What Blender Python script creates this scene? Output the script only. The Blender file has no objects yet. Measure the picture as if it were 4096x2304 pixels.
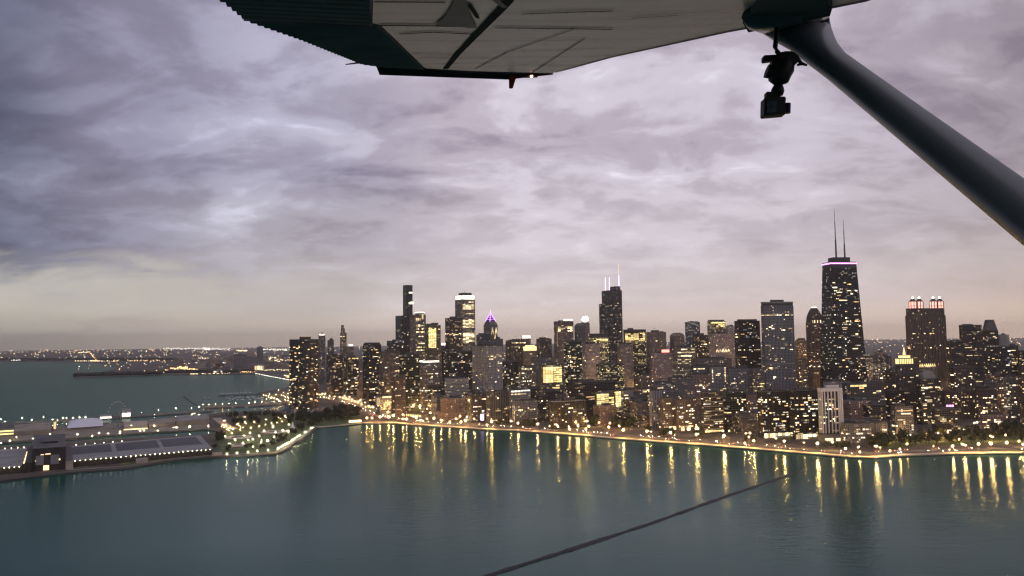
import bpy, bmesh, math, random
from mathutils import Vector, Matrix
R = math.radians
sc = bpy.context.scene
col = sc.collection

# ------------------------------------------------------------------ camera
H = 175.0                     # height of the aircraft above the lake, metres
F = 3094.0                    # focal length in pixels of the 4096 px wide photograph
PITCH = math.atan(206.6 / F)
ROLL = -math.atan(0.0129)
cam_rot = Matrix.Rotation(R(90) + PITCH, 3, 'X') @ Matrix.Rotation(ROLL, 3, 'Z')
cd = bpy.data.cameras.new('camera')
cam = bpy.data.objects.new('camera', cd)
col.objects.link(cam)
cd.sensor_width = 36.0
cd.lens = 36.0 * F / 4096.0
cd.clip_start = 0.05
cd.clip_end = 200000.0
cam.matrix_world = Matrix.Translation((0, 0, H)) @ cam_rot.to_4x4()
sc.camera = cam

# ------------------------------------------------------------------ render
sc.render.engine = 'CYCLES'
sc.view_settings.view_transform = 'Standard'
sc.view_settings.look = 'None'
sc.view_settings.exposure = 0.14
sc.view_settings.gamma = 1.0
sc.cycles.use_denoising = True
sc.cycles.use_adaptive_sampling = False
try:
    sc.cycles.denoiser = 'OPENIMAGEDENOISE'
except Exception:
    pass
sc.cycles.filter_width = 1.35
sc.cycles.max_bounces = 4
sc.cycles.diffuse_bounces = 2
sc.cycles.glossy_bounces = 2
sc.cycles.volume_bounces = 0
sc.cycles.transmission_bounces = 2
sc.cycles.transparent_max_bounces = 4
sc.cycles.sample_clamp_indirect = 4.0
sc.cycles.sample_clamp_direct = 0.0

# ------------------------------------------------------------------ sky
SUN_EL, SUN_AZ = 4.0, 60.0           # sun all but down, far behind the cloud to the right
world = bpy.data.worlds.new('World')
sc.world = world
world.use_nodes = True
nt = world.node_tree
nt.nodes.clear()


def N(nt, typ, **kw):
    n = nt.nodes.new(typ)
    for k, v in kw.items():
        setattr(n, k, v)
    return n


def math_node(nt, op, a, b=None, clamp=False):
    n = N(nt, 'ShaderNodeMath', operation=op, use_clamp=clamp)
    for i, v in enumerate((a, b)):
        if v is None:
            continue
        if isinstance(v, (int, float)):
            n.inputs[i].default_value = v
        else:
            nt.links.new(v, n.inputs[i])
    return n.outputs[0]


def mixc(nt, fac, a, b, blend='MIX'):
    n = N(nt, 'ShaderNodeMix', data_type='RGBA', blend_type=blend)
    for s, v in ((n.inputs['Factor'], fac), (n.inputs['A'], a), (n.inputs['B'], b)):
        pass
    fs = [i for i in n.inputs if i.name == 'Factor' and i.type == 'VALUE'][0]
    As = [i for i in n.inputs if i.name == 'A' and i.type == 'RGBA'][0]
    Bs = [i for i in n.inputs if i.name == 'B' and i.type == 'RGBA'][0]
    for s, v in ((fs, fac), (As, a), (Bs, b)):
        if isinstance(v, (int, float)):
            s.default_value = v
        elif isinstance(v, tuple):
            s.default_value = v if len(v) == 4 else (*v, 1)
        else:
            nt.links.new(v, s)
    return [o for o in n.outputs if o.type == 'RGBA'][0]


def ramp(nt, fac, stops, interp='EASE'):
    n = N(nt, 'ShaderNodeValToRGB')
    cr = n.color_ramp
    cr.interpolation = interp
    while len(cr.elements) < len(stops):
        cr.elements.new(0.5)
    for e, (p, c) in zip(cr.elements, stops):
        e.position = p
        e.color = (*c, 1) if len(c) == 3 else c
    nt.links.new(fac, n.inputs[0])
    return n.outputs[0]


tc = N(nt, 'ShaderNodeTexCoord')
sep = N(nt, 'ShaderNodeSeparateXYZ')
nt.links.new(tc.outputs['Generated'], sep.inputs[0])
sx, sy, sz = sep.outputs
zc = math_node(nt, 'MAXIMUM', sz, 0.0)
den = math_node(nt, 'ADD', zc, 0.30)
cu = math_node(nt, 'DIVIDE', sx, den)
cv = math_node(nt, 'DIVIDE', sy, den)
cmb = N(nt, 'ShaderNodeCombineXYZ')
nt.links.new(cu, cmb.inputs[0])
nt.links.new(cv, cmb.inputs[1])


def sky_noise(scale, rot, sxy, detail, rough, dist, loc):
    m = N(nt, 'ShaderNodeMapping')
    m.inputs['Rotation'].default_value = (0, 0, R(rot))
    m.inputs['Scale'].default_value = (*sxy, 1)
    m.inputs['Location'].default_value = (*loc, 0)
    nt.links.new(cmb.outputs[0], m.inputs[0])
    n = N(nt, 'ShaderNodeTexNoise')
    n.inputs['Scale'].default_value = scale
    n.inputs['Detail'].default_value = detail
    n.inputs['Roughness'].default_value = rough
    n.inputs['Distortion'].default_value = dist
    nt.links.new(m.outputs[0], n.inputs['Vector'])
    return n.outputs['Fac']


n1 = sky_noise(1.35, 14, (0.8, 1.1), 4, 0.52, 0.4, (6.2, 1.7))
n2 = sky_noise(4.6, 8, (0.8, 1.15), 5, 0.55, 0.5, (7.0, 2.0))
n3 = sky_noise(12.0, 20, (0.85, 1.1), 4, 0.6, 0.3, (3.0, 9.0))
nsum = math_node(nt, 'ADD', math_node(nt, 'ADD', math_node(nt, 'MULTIPLY', n1, 0.42), math_node(nt, 'MULTIPLY', n2, 0.44)), math_node(nt, 'MULTIPLY', n3, 0.12))
cloud = ramp(nt, nsum, [(0.37, (0.300, 0.255, 0.325)), (0.46, (0.450, 0.395, 0.470)),
                        (0.54, (0.605, 0.555, 0.640)), (0.63, (0.860, 0.820, 0.920))], 'EASE')
# the cloud is thicker and bluer over the lake (left), thinner over the city
azf = math_node(nt, 'ADD', math_node(nt, 'MULTIPLY', sx, 0.5), 0.5)
azf = math_node(nt, 'ADD', azf, math_node(nt, 'MULTIPLY', math_node(nt, 'SUBTRACT', n1, 0.5), 0.16))
tint = ramp(nt, azf, [(0.0, (0.04, 0.075, 0.11)), (0.22, (0.205, 0.235, 0.315)), (0.29, (0.45, 0.47, 0.56)), (0.37, (0.70, 0.73, 0.81)),
                      (0.46, (1.0, 1.0, 1.0)), (0.64, (0.90, 0.89, 0.90)), (0.80, (0.58, 0.56, 0.58)), (1.0, (0.4, 0.4, 0.45))])
cloud = mixc(nt, 1.0, cloud, tint, 'MULTIPLY')


def val(c):
    tree = c.id_data
    n = N(tree, 'ShaderNodeSeparateColor')
    tree.links.new(c, n.inputs[0])
    return n.outputs[0]


def g(v):
    return (v, v, v)


# clear gap low down: a sharp pale band over the lake, a broad soft one over the city
zn = math_node(nt, 'ADD', zc, math_node(nt, 'MULTIPLY', math_node(nt, 'SUBTRACT', n2, 0.5), 0.11))
low_c = val(ramp(nt, zc, [(0.0, g(1)), (0.06, g(.66)), (0.14, g(.22)), (0.22, g(0))]))
low_l = val(ramp(nt, zn, [(0.0, g(.55)), (0.03, g(.9)), (0.065, g(.75)), (0.115, g(0))]))
left = val(ramp(nt, azf, [(0.24, g(1)), (0.38, g(0))]))
lowf = math_node(nt, 'ADD', math_node(nt, 'MULTIPLY', low_l, left), math_node(nt, 'MULTIPLY', low_c, math_node(nt, 'SUBTRACT', 1.0, left)))
hor = ramp(nt, azf, [(0.12, (0.38, 0.37, 0.34)), (0.24, (0.58, 0.55, 0.49)), (0.36, (0.58, 0.53, 0.49)), (0.48, (0.60, 0.53, 0.535)), (0.64, (0.64, 0.57, 0.585)), (0.85, (0.37, 0.32, 0.33))])
skyc = mixc(nt, lowf, cloud, hor)
# the lit city reddens the lowest air
glowf = val(ramp(nt, zc, [(0.0, g(1)), (0.02, g(.55)), (0.05, g(.12)), (0.085, g(0))]))
cityc = ramp(nt, azf, [(0.18, (0.30, 0.27, 0.23)), (0.34, (0.50, 0.41, 0.34)), (0.50, (0.70, 0.56, 0.47)), (0.75, (0.66, 0.52, 0.43)), (0.95, (0.40, 0.33, 0.29))])
skyc = mixc(nt, glowf, skyc, cityc)
bg = N(nt, 'ShaderNodeBackground')
bg.inputs['Strength'].default_value = 1.04
nt.links.new(skyc, bg.inputs['Color'])
sky = N(nt, 'ShaderNodeTexSky', sky_type='NISHITA', sun_disc=False)
sky.sun_elevation = R(SUN_EL)
sky.sun_rotation = R(SUN_AZ)
bg2 = N(nt, 'ShaderNodeBackground')
bg2.inputs['Strength'].default_value = 0.01
nt.links.new(sky.outputs[0], bg2.inputs['Color'])
add = N(nt, 'ShaderNodeAddShader')
nt.links.new(bg.outputs[0], add.inputs[0])
nt.links.new(bg2.outputs[0], add.inputs[1])
wo = N(nt, 'ShaderNodeOutputWorld')
nt.links.new(add.outputs[0], wo.inputs[0])

# ------------------------------------------------------------------ sun, almost gone behind the overcast
sl = bpy.data.lights.new('sun', 'SUN')
sl.energy = 0.12
sl.angle = R(25)
sl.color = (1.0, 0.84, 0.78)
sun = bpy.data.objects.new('sun', sl)
col.objects.link(sun)
d_sun = Vector((math.sin(R(SUN_AZ)) * math.cos(R(SUN_EL)), math.cos(R(SUN_AZ)) * math.cos(R(SUN_EL)), math.sin(R(SUN_EL))))
sun.rotation_euler = d_sun.to_track_quat('Z', 'Y').to_euler()
sun.location = (0, 0, 900)


# ------------------------------------------------------------------ survey: photograph pixel -> place in the world
def ray(px, py):
    return cam_rot @ Vector(((px - 2048.0) / F, (1152.0 - py) / F, -1.0))


def gnd(px, py, z=2.0):
    d = ray(px, py)
    t = (z - H) / d.z
    return Vector((d.x * t, d.y * t, z))


def at(px, py, Y):
    d = ray(px, py)
    t = Y / d.y
    return Vector((d.x * t, Y, H + d.z * t))


def y_inf(px):
    return 1385.0 - 0.0129 * px


# ------------------------------------------------------------------ object helpers
def tag(o, label=None, cat=None, group=None, kind=None):
    if label:
        o['label'] = label
    if cat:
        o['category'] = cat
    if group:
        o['group'] = group
    if kind:
        o['kind'] = kind
    return o


def empty(name, loc, rz=0.0, label=None, cat=None, group=None):
    o = bpy.data.objects.new(name, None)
    o.location = loc
    o.rotation_euler = (0, 0, rz)
    o.empty_display_size = 1.0
    col.objects.link(o)
    return tag(o, label, cat, group)


def link_mesh(name, me, mat=None, parent=None):
    o = bpy.data.objects.new(name, me)
    col.objects.link(o)
    if mat is not None and len(me.materials) == 0:
        me.materials.append(mat)
    if parent is not None:
        o.parent = parent
    return o


def obj(name, bm, mat, parent=None, smooth=False):
    me = bpy.data.meshes.new(name)
    bm.normal_update()
    bm.to_mesh(me)
    bm.free()
    for m in (mat if isinstance(mat, (list, tuple)) else [mat]):
        me.materials.append(m)
    if smooth:
        for p in me.polygons:
            p.use_smooth = True
    return link_mesh(name, me, None, parent)


def dup(o, parent=None, loc=None, rz=None, label=None, scale=None):
    c = o.copy()
    col.objects.link(c)
    if parent is not None:
        c.parent = parent
    if loc is not None:
        c.location = loc
    if rz is not None:
        c.rotation_euler = (0, 0, rz)
    if scale is not None:
        c.scale = scale
    if label:
        c['label'] = label
    for ch in o.children:
        dup(ch, c)
    return c


def add_box(bm, x0, x1, y0, y1, z0, z1, mi=0, m=None):
    vs = [bm.verts.new(Vector(p) if m is None else m @ Vector(p)) for p in
          ((x0, y0, z0), (x1, y0, z0), (x1, y1, z0), (x0, y1, z0), (x0, y0, z1), (x1, y0, z1), (x1, y1, z1), (x0, y1, z1))]
    fs = []
    for q in ((0, 3, 2, 1), (4, 5, 6, 7), (0, 1, 5, 4), (1, 2, 6, 5), (2, 3, 7, 6), (3, 0, 4, 7)):
        f = bm.faces.new([vs[i] for i in q])
        f.material_index = mi
        fs.append(f)
    return fs


def add_tube(bm, pts, rads, seg=8, caps=True, mi=0):
    rings = []
    n = len(pts)
    pts = [Vector(p) for p in pts]
    for i in range(n):
        a = pts[max(i - 1, 0)]
        b = pts[min(i + 1, n - 1)]
        q = (b - a).to_track_quat('Z', 'Y')
        r = rads[i] if isinstance(rads, (list, tuple)) else rads
        rings.append([bm.verts.new(pts[i] + q @ Vector((r * math.cos(2 * math.pi * k / seg), r * math.sin(2 * math.pi * k / seg), 0))) for k in range(seg)])
    for i in range(n - 1):
        for k in range(seg):
            f = bm.faces.new((rings[i][k], rings[i][(k + 1) % seg], rings[i + 1][(k + 1) % seg], rings[i + 1][k]))
            f.material_index = mi
    if caps:
        bm.faces.new(list(reversed(rings[0]))).material_index = mi
        bm.faces.new(rings[-1]).material_index = mi


def add_prism(bm, poly, z0, z1, top_scale=None, uv=True, mi=0, mi_top=1, u0=0.0, top_poly=None):
    """Upright prism; walls carry a UV in metres (run along the wall, height)."""
    layer = bm.loops.layers.uv.verify()
    n = len(poly)
    area = sum(poly[i][0] * poly[(i + 1) % n][1] - poly[(i + 1) % n][0] * poly[i][1] for i in range(n))
    if area < 0:
        poly = list(reversed(poly))
        if top_poly:
            top_poly = list(reversed(top_poly))
    tp = top_poly or poly
    if top_scale is not None:
        cx = sum(p[0] for p in poly) / n
        cy = sum(p[1] for p in poly) / n
        tsx, tsy = top_scale if isinstance(top_scale, tuple) else (top_scale, top_scale)
        tp = [(cx + (p[0] - cx) * tsx, cy + (p[1] - cy) * tsy) for p in poly]
    lo = [bm.verts.new((p[0], p[1], z0)) for p in poly]
    hi = [bm.verts.new((p[0], p[1], z1)) for p in tp]
    u = u0
    for i in range(n):
        j = (i + 1) % n
        L = math.hypot(poly[j][0] - poly[i][0], poly[j][1] - poly[i][1])
        f = bm.faces.new((lo[i], lo[j], hi[j], hi[i]))
        f.material_index = mi
        for lp, c in zip(f.loops, ((u, z0), (u + L, z0), (u + L, z1), (u, z1))):
            lp[layer].uv = c
        u += L
    f = bm.faces.new(hi)
    f.material_index = mi_top
    for lp in f.loops:
        lp[layer].uv = (-1000, -1000)
    f = bm.faces.new(list(reversed(lo)))
    f.material_index = mi_top


def sheet(name, pts, z, mat, kind='structure', thick=None):
    """Flat polygon of world points at height z (with sides down THICK metres)."""
    bm = bmesh.new()
    top = [bm.verts.new((p[0], p[1], z)) for p in pts]
    f = bm.faces.new(top)
    f.normal_update()
    if f.normal.z < 0:
        f.normal_flip()
    if thick:
        lo = [bm.verts.new((p[0], p[1], z - thick)) for p in pts]
        for i in range(len(pts)):
            j = (i + 1) % len(pts)
            bm.faces.new((lo[i], lo[j], top[j], top[i]))
    bmesh.ops.triangulate(bm, faces=[f])
    bmesh.ops.recalc_face_normals(bm, faces=bm.faces)
    o = obj(name, bm, mat)
    if kind:
        o['kind'] = kind
    return o


def offset_line(pts, d):
    out = []
    for i, p in enumerate(pts):
        a = pts[max(i - 1, 0)]
        b = pts[min(i + 1, len(pts) - 1)]
        t = Vector((b[0] - a[0], b[1] - a[1]))
        t.normalize()
        out.append(Vector((p[0] - t.y * d, p[1] + t.x * d, 0)))
    return out


def strip(name, pts, d0, d1, z, mat, kind='structure', thick=None):
    a = offset_line(pts, d0)
    b = offset_line(pts, d1)
    bm = bmesh.new()
    va = [bm.verts.new((p.x, p.y, z)) for p in a]
    vb = [bm.verts.new((p.x, p.y, z)) for p in b]
    for i in range(len(pts) - 1):
        bm.faces.new((va[i], va[i + 1], vb[i + 1], vb[i]))
    if thick:
        la = [bm.verts.new((p.x, p.y, z - thick)) for p in a]
        lb = [bm.verts.new((p.x, p.y, z - thick)) for p in b]
        for i in range(len(pts) - 1):
            bm.faces.new((la[i], la[i + 1], va[i + 1], va[i]))
            bm.faces.new((lb[i + 1], lb[i], vb[i], vb[i + 1]))
    bmesh.ops.recalc_face_normals(bm, faces=bm.faces)
    for f in bm.faces:
        if abs(f.normal.z) > .9 and f.normal.z < 0:
            f.normal_flip()
    o = obj(name, bm, mat)
    if kind:
        o['kind'] = kind
    return o


def resample(pts, step):
    """Points every STEP metres along a polyline, with its heading."""
    out = []
    left = 0.0
    for a, b in zip(pts, pts[1:]):
        v = Vector((b[0] - a[0], b[1] - a[1]))
        L = v.length
        s = left
        while s < L:
            out.append((a[0] + v.x * s / L, a[1] + v.y * s / L, math.atan2(v.y, v.x)))
            s += step
        left = s - L
    return out


# ------------------------------------------------------------------ materials
def new_mat(name):
    m = bpy.data.materials.new(name)
    m.use_nodes = True
    m.node_tree.nodes.clear()
    return m, m.node_tree


def principled(nt):
    b = N(nt, 'ShaderNodeBsdfPrincipled')
    o = N(nt, 'ShaderNodeOutputMaterial')
    nt.links.new(b.outputs[0], o.inputs[0])
    return b


def plain(name, c, rough=0.7, var=0.35, scale=0.2, metallic=0.0, spec=0.5, c2=None):
    """Opaque surface whose colour wanders a little over its extent."""
    m, nt = new_mat(name)
    b = principled(nt)
    t = N(nt, 'ShaderNodeTexCoord')
    n = N(nt, 'ShaderNodeTexNoise')
    n.inputs['Scale'].default_value = scale
    n.inputs['Detail'].default_value = 5
    nt.links.new(t.outputs['Object'], n.inputs['Vector'])
    ca = tuple(x * (1 - var) for x in c)
    cb = tuple(min(1, x * (1 + var)) for x in (c2 or c))
    b_c = ramp(nt, n.outputs['Fac'], [(0.3, ca), (0.7, cb)], 'LINEAR')
    nt.links.new(b_c, b.inputs['Base Color'])
    b.inputs['Roughness'].default_value = rough
    b.inputs['Metallic'].default_value = metallic
    b.inputs['Specular IOR Level'].default_value = spec
    return m


def glow(name, c, s, sample='NONE', vary=0.0):
    m, nt = new_mat(name)
    e = N(nt, 'ShaderNodeEmission')
    e.inputs['Color'].default_value = (*c, 1)
    e.inputs['Strength'].default_value = s
    if vary:
        oi = N(nt, 'ShaderNodeObjectInfo')
        p = math_node(nt, 'MULTIPLY', math_node(nt, 'POWER', oi.outputs['Random'], 2.2), 1.7)
        v = math_node(nt, 'MULTIPLY', math_node(nt, 'ADD', math_node(nt, 'MULTIPLY', p, vary), 1 - vary * 0.75), s)
        nt.links.new(v, e.inputs['Strength'])
    o = N(nt, 'ShaderNodeOutputMaterial')
    nt.links.new(e.outputs[0], o.inputs[0])
    m.cycles.emission_sampling = sample
    return m


def facade_group():
    g = bpy.data.node_groups.new('facade', 'ShaderNodeTree')
    I = g.interface
    for nm, tp, dv in (('Wall', 'NodeSocketColor', (.1, .1, .1, 1)), ('Glass', 'NodeSocketColor', (.02, .02, .025, 1)),
                       ('CellU', 'NodeSocketFloat', 3.5), ('CellV', 'NodeSocketFloat', 3.4), ('FracU', 'NodeSocketFloat', .7),
                       ('FracV', 'NodeSocketFloat', .55), ('Lit', 'NodeSocketFloat', .1), ('Rows', 'NodeSocketFloat', .3),
                       ('LitColor', 'NodeSocketColor', (1, .75, .45, 1)), ('LitColor2', 'NodeSocketColor', (1, .9, .75, 1)),
                       ('Strength', 'NodeSocketFloat', 1.0), ('Seed', 'NodeSocketFloat', 0.0), ('WallRough', 'NodeSocketFloat', .8)):
        s = I.new_socket(nm, in_out='INPUT', socket_type=tp)
        s.default_value = dv
    I.new_socket('Shader', in_out='OUTPUT', socket_type='NodeSocketShader')
    gi = N(g, 'NodeGroupInput')
    go = N(g, 'NodeGroupOutput')
    uv = N(g, 'ShaderNodeUVMap')
    sp = N(g, 'ShaderNodeSeparateXYZ')
    g.links.new(uv.outputs[0], sp.inputs[0])
    u = math_node(g, 'DIVIDE', sp.outputs[0], gi.outputs['CellU'])
    v = math_node(g, 'DIVIDE', sp.outputs[1], gi.outputs['CellV'])
    fu, fv = math_node(g, 'FLOOR', u), math_node(g, 'FLOOR', v)
    ru, rv = math_node(g, 'FRACT', u), math_node(g, 'FRACT', v)
    mu = math_node(g, 'LESS_THAN', math_node(g, 'ABSOLUTE', math_node(g, 'SUBTRACT', ru, .5)), math_node(g, 'MULTIPLY', gi.outputs['FracU'], .5))
    mv = math_node(g, 'LESS_THAN', math_node(g, 'ABSOLUTE', math_node(g, 'SUBTRACT', rv, .5)), math_node(g, 'MULTIPLY', gi.outputs['FracV'], .5))
    win = math_node(g, 'MULTIPLY', mu, mv)

    def wn(a, b, off):
        c = N(g, 'ShaderNodeCombineXYZ')
        for i, s in enumerate((a, b)):
            if s is not None:
                g.links.new(s, c.inputs[i])
        g.links.new(math_node(g, 'ADD', gi.outputs['Seed'], off), c.inputs[2])
        w = N(g, 'ShaderNodeTexWhiteNoise', noise_dimensions='3D')
        g.links.new(c.outputs[0], w.inputs['Vector'])
        return w
    w1 = wn(fu, fv, 0.37)
    # rooms two or three bays wide light up together
    fu3 = math_node(g, 'FLOOR', math_node(g, 'DIVIDE', math_node(g, 'ADD', fu, math_node(g, 'MULTIPLY', fv, 1.37)), 2.6))
    w2 = wn(fu3, fv, 5.11)
    wr = wn(None, fv, 9.73)
    rowboost = math_node(g, 'MULTIPLY', math_node(g, 'POWER', wr.outputs['Value'], 6.0), math_node(g, 'MULTIPLY', gi.outputs['Rows'], 1.3))
    p = math_node(g, 'ADD', math_node(g, 'MULTIPLY', gi.outputs['Lit'], 1.0), rowboost)
    litA = math_node(g, 'LESS_THAN', w2.outputs['Value'], p)
    litB = math_node(g, 'LESS_THAN', w1.outputs['Value'], math_node(g, 'MULTIPLY', p, .35))
    lit = math_node(g, 'MAXIMUM', litA, litB)
    cs = N(g, 'ShaderNodeSeparateColor')
    g.links.new(w2.outputs['Color'], cs.inputs[0])
    cs1 = N(g, 'ShaderNodeSeparateColor')
    g.links.new(w1.outputs['Color'], cs1.inputs[0])
    br = math_node(g, 'ADD', math_node(g, 'POWER', cs.outputs[0], 2.0), math_node(g, 'MULTIPLY', cs1.outputs[1], .35))
    em = math_node(g, 'MULTIPLY', math_node(g, 'MULTIPLY', lit, win), math_node(g, 'MULTIPLY', br, gi.outputs['Strength']))
    lc = mixc(g, cs.outputs[2], gi.outputs['LitColor'], gi.outputs['LitColor2'])
    # wall tone differs a little from floor to floor and bay to bay
    tone = math_node(g, 'ADD', math_node(g, 'MULTIPLY', wr.outputs['Value'], .25), .87)
    vm = N(g, 'ShaderNodeVectorMath', operation='SCALE')
    g.links.new(gi.outputs['Wall'], vm.inputs[0])
    g.links.new(tone, vm.inputs['Scale'])
    bc = mixc(g, win, vm.outputs[0], gi.outputs['Glass'])
    b = N(g, 'ShaderNodeBsdfPrincipled')
    g.links.new(bc, b.inputs['Base Color'])
    rgh = math_node(g, 'SUBTRACT', gi.outputs['WallRough'], math_node(g, 'MULTIPLY', win, .45))
    g.links.new(math_node(g, 'MAXIMUM', rgh, 0.12), b.inputs['Roughness'])
    b.inputs['Specular IOR Level'].default_value = 0.35
    g.links.new(lc, b.inputs['Emission Color'])
    g.links.new(em, b.inputs['Emission Strength'])
    g.links.new(b.outputs[0], go.inputs[0])
    return g


FG = facade_group()
WARM, WARM2 = (1.0, .60, .27), (1.0, .77, .46)
YEL, YEL2 = (1.0, .74, .26), (1.0, .86, .50)
WHT, WHT2 = (1.0, .86, .66), (.95, .95, 1.0)
STY = {  # wall, glass, cellU, cellV, fracU, fracV, lit, rows, colours, strength, roughness
    'dark_apt':   ((0.080, 0.074, 0.074), (.018, .018, .02), 4.0, 3.2, .72, .52, .075, .10, WARM, WARM2, 1.6, .7),
    'black':      ((0.038, 0.036, 0.038), (.012, .012, .015), 3.6, 3.7, .66, .55, .06, .12, WARM2, WHT2, 1.6, .6),
    'brown_apt':  ((0.216, 0.182, 0.165), (.025, .022, .022), 3.4, 3.1, .50, .50, .085, .06, WARM, WARM2, 1.6, .85),
    'brick':      ((0.289, 0.208, 0.176), (.025, .022, .022), 3.2, 3.3, .45, .52, .07, .05, WARM, WARM2, 1.5, .9),
    'grey':       ((0.365, 0.353, 0.350), (.030, .030, .034), 3.6, 3.2, .55, .52, .075, .08, WARM, WARM2, 1.5, .85),
    'darkgrey':   ((0.198, 0.192, 0.194), (.022, .022, .026), 3.6, 3.3, .58, .52, .075, .10, WARM, WHT2, 1.5, .8),
    'light':      ((0.500, 0.500, 0.500), (.035, .035, .04), 3.6, 3.2, .78, .50, .07, .03, WARM, WARM2, 1.6, .85),
    'glass_blue': ((0.076, 0.082, 0.091), (.018, .024, .030), 3.2, 3.9, .86, .72, .045, .10, WARM2, WHT2, 1.3, .5),
    'glass_green': ((0.064, 0.071, 0.069), (.014, .022, .020), 3.2, 3.7, .86, .70, .06, .12, WARM2, WHT, 1.4, .5),
    'office':     ((0.218, 0.206, 0.196), (.024, .024, .026), 3.0, 3.9, .78, .50, .16, .45, WHT, WARM2, 1.5, .75),
    'office_yel': ((0.197, 0.179, 0.147), (.030, .026, .02), 3.0, 3.9, .86, .50, .42, .6, YEL, YEL2, 1.5, .75),
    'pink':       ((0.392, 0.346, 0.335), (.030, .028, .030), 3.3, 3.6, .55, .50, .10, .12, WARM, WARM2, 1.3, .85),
}


def facade(style, seed, **over):
    w, gcol, cu, cv, fu, fv, lit, rows, c1, c2, s, rough = STY[style]
    m, nt = new_mat('facade_' + style)
    g = N(nt, 'ShaderNodeGroup')
    g.node_tree = FG
    vals = dict(Wall=w, Glass=gcol, CellU=cu, CellV=cv, FracU=fu, FracV=fv, Lit=lit, Rows=rows, LitColor=c1, LitColor2=c2,
                Strength=s, Seed=seed, WallRough=rough)
    vals.update(over)
    for k, v in vals.items():
        g.inputs[k].default_value = (*v, 1) if isinstance(v, tuple) else v
    o = N(nt, 'ShaderNodeOutputMaterial')
    nt.links.new(g.outputs[0], o.inputs[0])
    m.cycles.emission_sampling = 'NONE'
    return m


M = {
    'roof': plain('flat_roof', (.10, .098, .10), .9, .4, .08),
    'roof_light': plain('pale_roof', (.26, .255, .25), .9, .25, .06),
    'plant': plain('roof_plant', (.09, .085, .085), .8, .4, .3),
    'conc': plain('concrete', (.30, .28, .26), .9, .25, .06),
    'white': plain('white_paint', (.70, .70, .72), .6, .1, .3),
    'steel': plain('dark_steel', (.05, .05, .055), .5, .2, .5),
    'pole': plain('lamp_pole', (.12, .12, .12), .5, .2, .5),
    'win_warm': glow('window_warm', (1.0, .60, .25), 2.2, vary=1.0),
    'win_cream': glow('window_cream', (1.0, .75, .40), 2.5, vary=1.0),
    'win_white': glow('window_white', (1.0, .88, .66), 2.5, vary=1.0),
    'win_yel': glow('window_yellow', (1.0, .73, .28), 1.9, vary=.6),
    'band_white': glow('lit_band_white', (1.0, .90, .70), 2.6),
    'band_warm': glow('lit_band_warm', (1.0, .74, .38), 1.9),
    'band_yel': glow('lit_band_yellow', (1.0, .76, .30), 1.7),
    'band_pink': glow('lit_band_pink', (1.0, .36, .95), 2.6),
    'band_violet': glow('lit_band_violet', (.62, .26, 1.0), 3.6),
    'band_lilac': glow('lit_band_lilac', (.80, .52, 1.0), 2.8),
    'band_red': glow('lit_sign_red', (1.0, .30, .24), 2.6),
    'band_rose': glow('lantern_rose', (1.0, .42, .34), 1.9),
    'lamp_orange': glow('lamp_orange', (1.0, .58, .18), 1050.0, 'AUTO'),
    'lamp_white': glow('lamp_white', (1.0, .80, .44), 1100.0, 'AUTO'),
    'lamp_street': glow('lamp_street', (1.0, .52, .16), 2600.0, 'AUTO'),
    'head_light': glow('head_light', (1.0, .88, .66), 60.0),
    'tail_light': glow('tail_light', (1.0, .16, .06), 14.0),
    'lamp_court': glow('lamp_court', (1.0, .55, .16), 420.0, 'AUTO'),
    'lamp_pier': glow('lamp_pier', (1.0, .80, .44), 760.0, 'AUTO'),
    'beacon': glow('beacon', (1.0, .84, .55), 22.0),
}

# ================================================================== the setting
# ---- lake
def water_mat():
    m, nt = new_mat('lake_water')
    # broken water: a dark green body and a sheen that never grows mirror-like, for the waves turn away
    df = N(nt, 'ShaderNodeBsdfDiffuse')
    df.inputs['Color'].default_value = (.016, .071, .060, 1)
    b = N(nt, 'ShaderNodeBsdfGlossy')
    b.inputs['Color'].default_value = (.88, 1.0, .98, 1)
    fr_ = N(nt, 'ShaderNodeFresnel')
    fr_.inputs['IOR'].default_value = 1.16
    mx = N(nt, 'ShaderNodeMixShader')
    nt.links.new(math_node(nt, 'MINIMUM', fr_.outputs[0], .17), mx.inputs[0])
    nt.links.new(df.outputs[0], mx.inputs[1])
    nt.links.new(b.outputs[0], mx.inputs[2])
    wo_ = N(nt, 'ShaderNodeOutputMaterial')
    nt.links.new(mx.outputs[0], wo_.inputs[0])
    t = N(nt, 'ShaderNodeTexCoord')

    def waves(scale, sy_, rot, det):
        mp = N(nt, 'ShaderNodeMapping')
        mp.inputs['Rotation'].default_value = (0, 0, R(rot))
        mp.inputs['Scale'].default_value = (1.0, sy_, 1.0)
        nt.links.new(t.outputs['Object'], mp.inputs[0])
        a = N(nt, 'ShaderNodeTexNoise')
        a.inputs['Scale'].default_value = scale
        a.inputs['Detail'].default_value = det
        a.inputs['Roughness'].default_value = .6
        nt.links.new(mp.outputs[0], a.inputs['Vector'])
        return a.outputs['Fac']
    swell, chop, wind = waves(.05, 2.2, 24, 3), waves(.22, 1.8, -12, 3), waves(.0035, 2.0, 30, 4)
    hgt = math_node(nt, 'ADD', math_node(nt, 'MULTIPLY', swell, 1.4), math_node(nt, 'MULTIPLY', chop, .75))
    bu = N(nt, 'ShaderNodeBump')
    bu.inputs['Strength'].default_value = .28
    bu.inputs['Distance'].default_value = 1.0
    nt.links.new(hgt, bu.inputs['Height'])
    nt.links.new(bu.outputs[0], b.inputs['Normal'])
    rg = val(ramp(nt, wind, [(.35, (.10,) * 3), (.65, (.17,) * 3)], 'LINEAR'))
    nt.links.new(rg, b.inputs['Roughness'])
    return m


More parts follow.
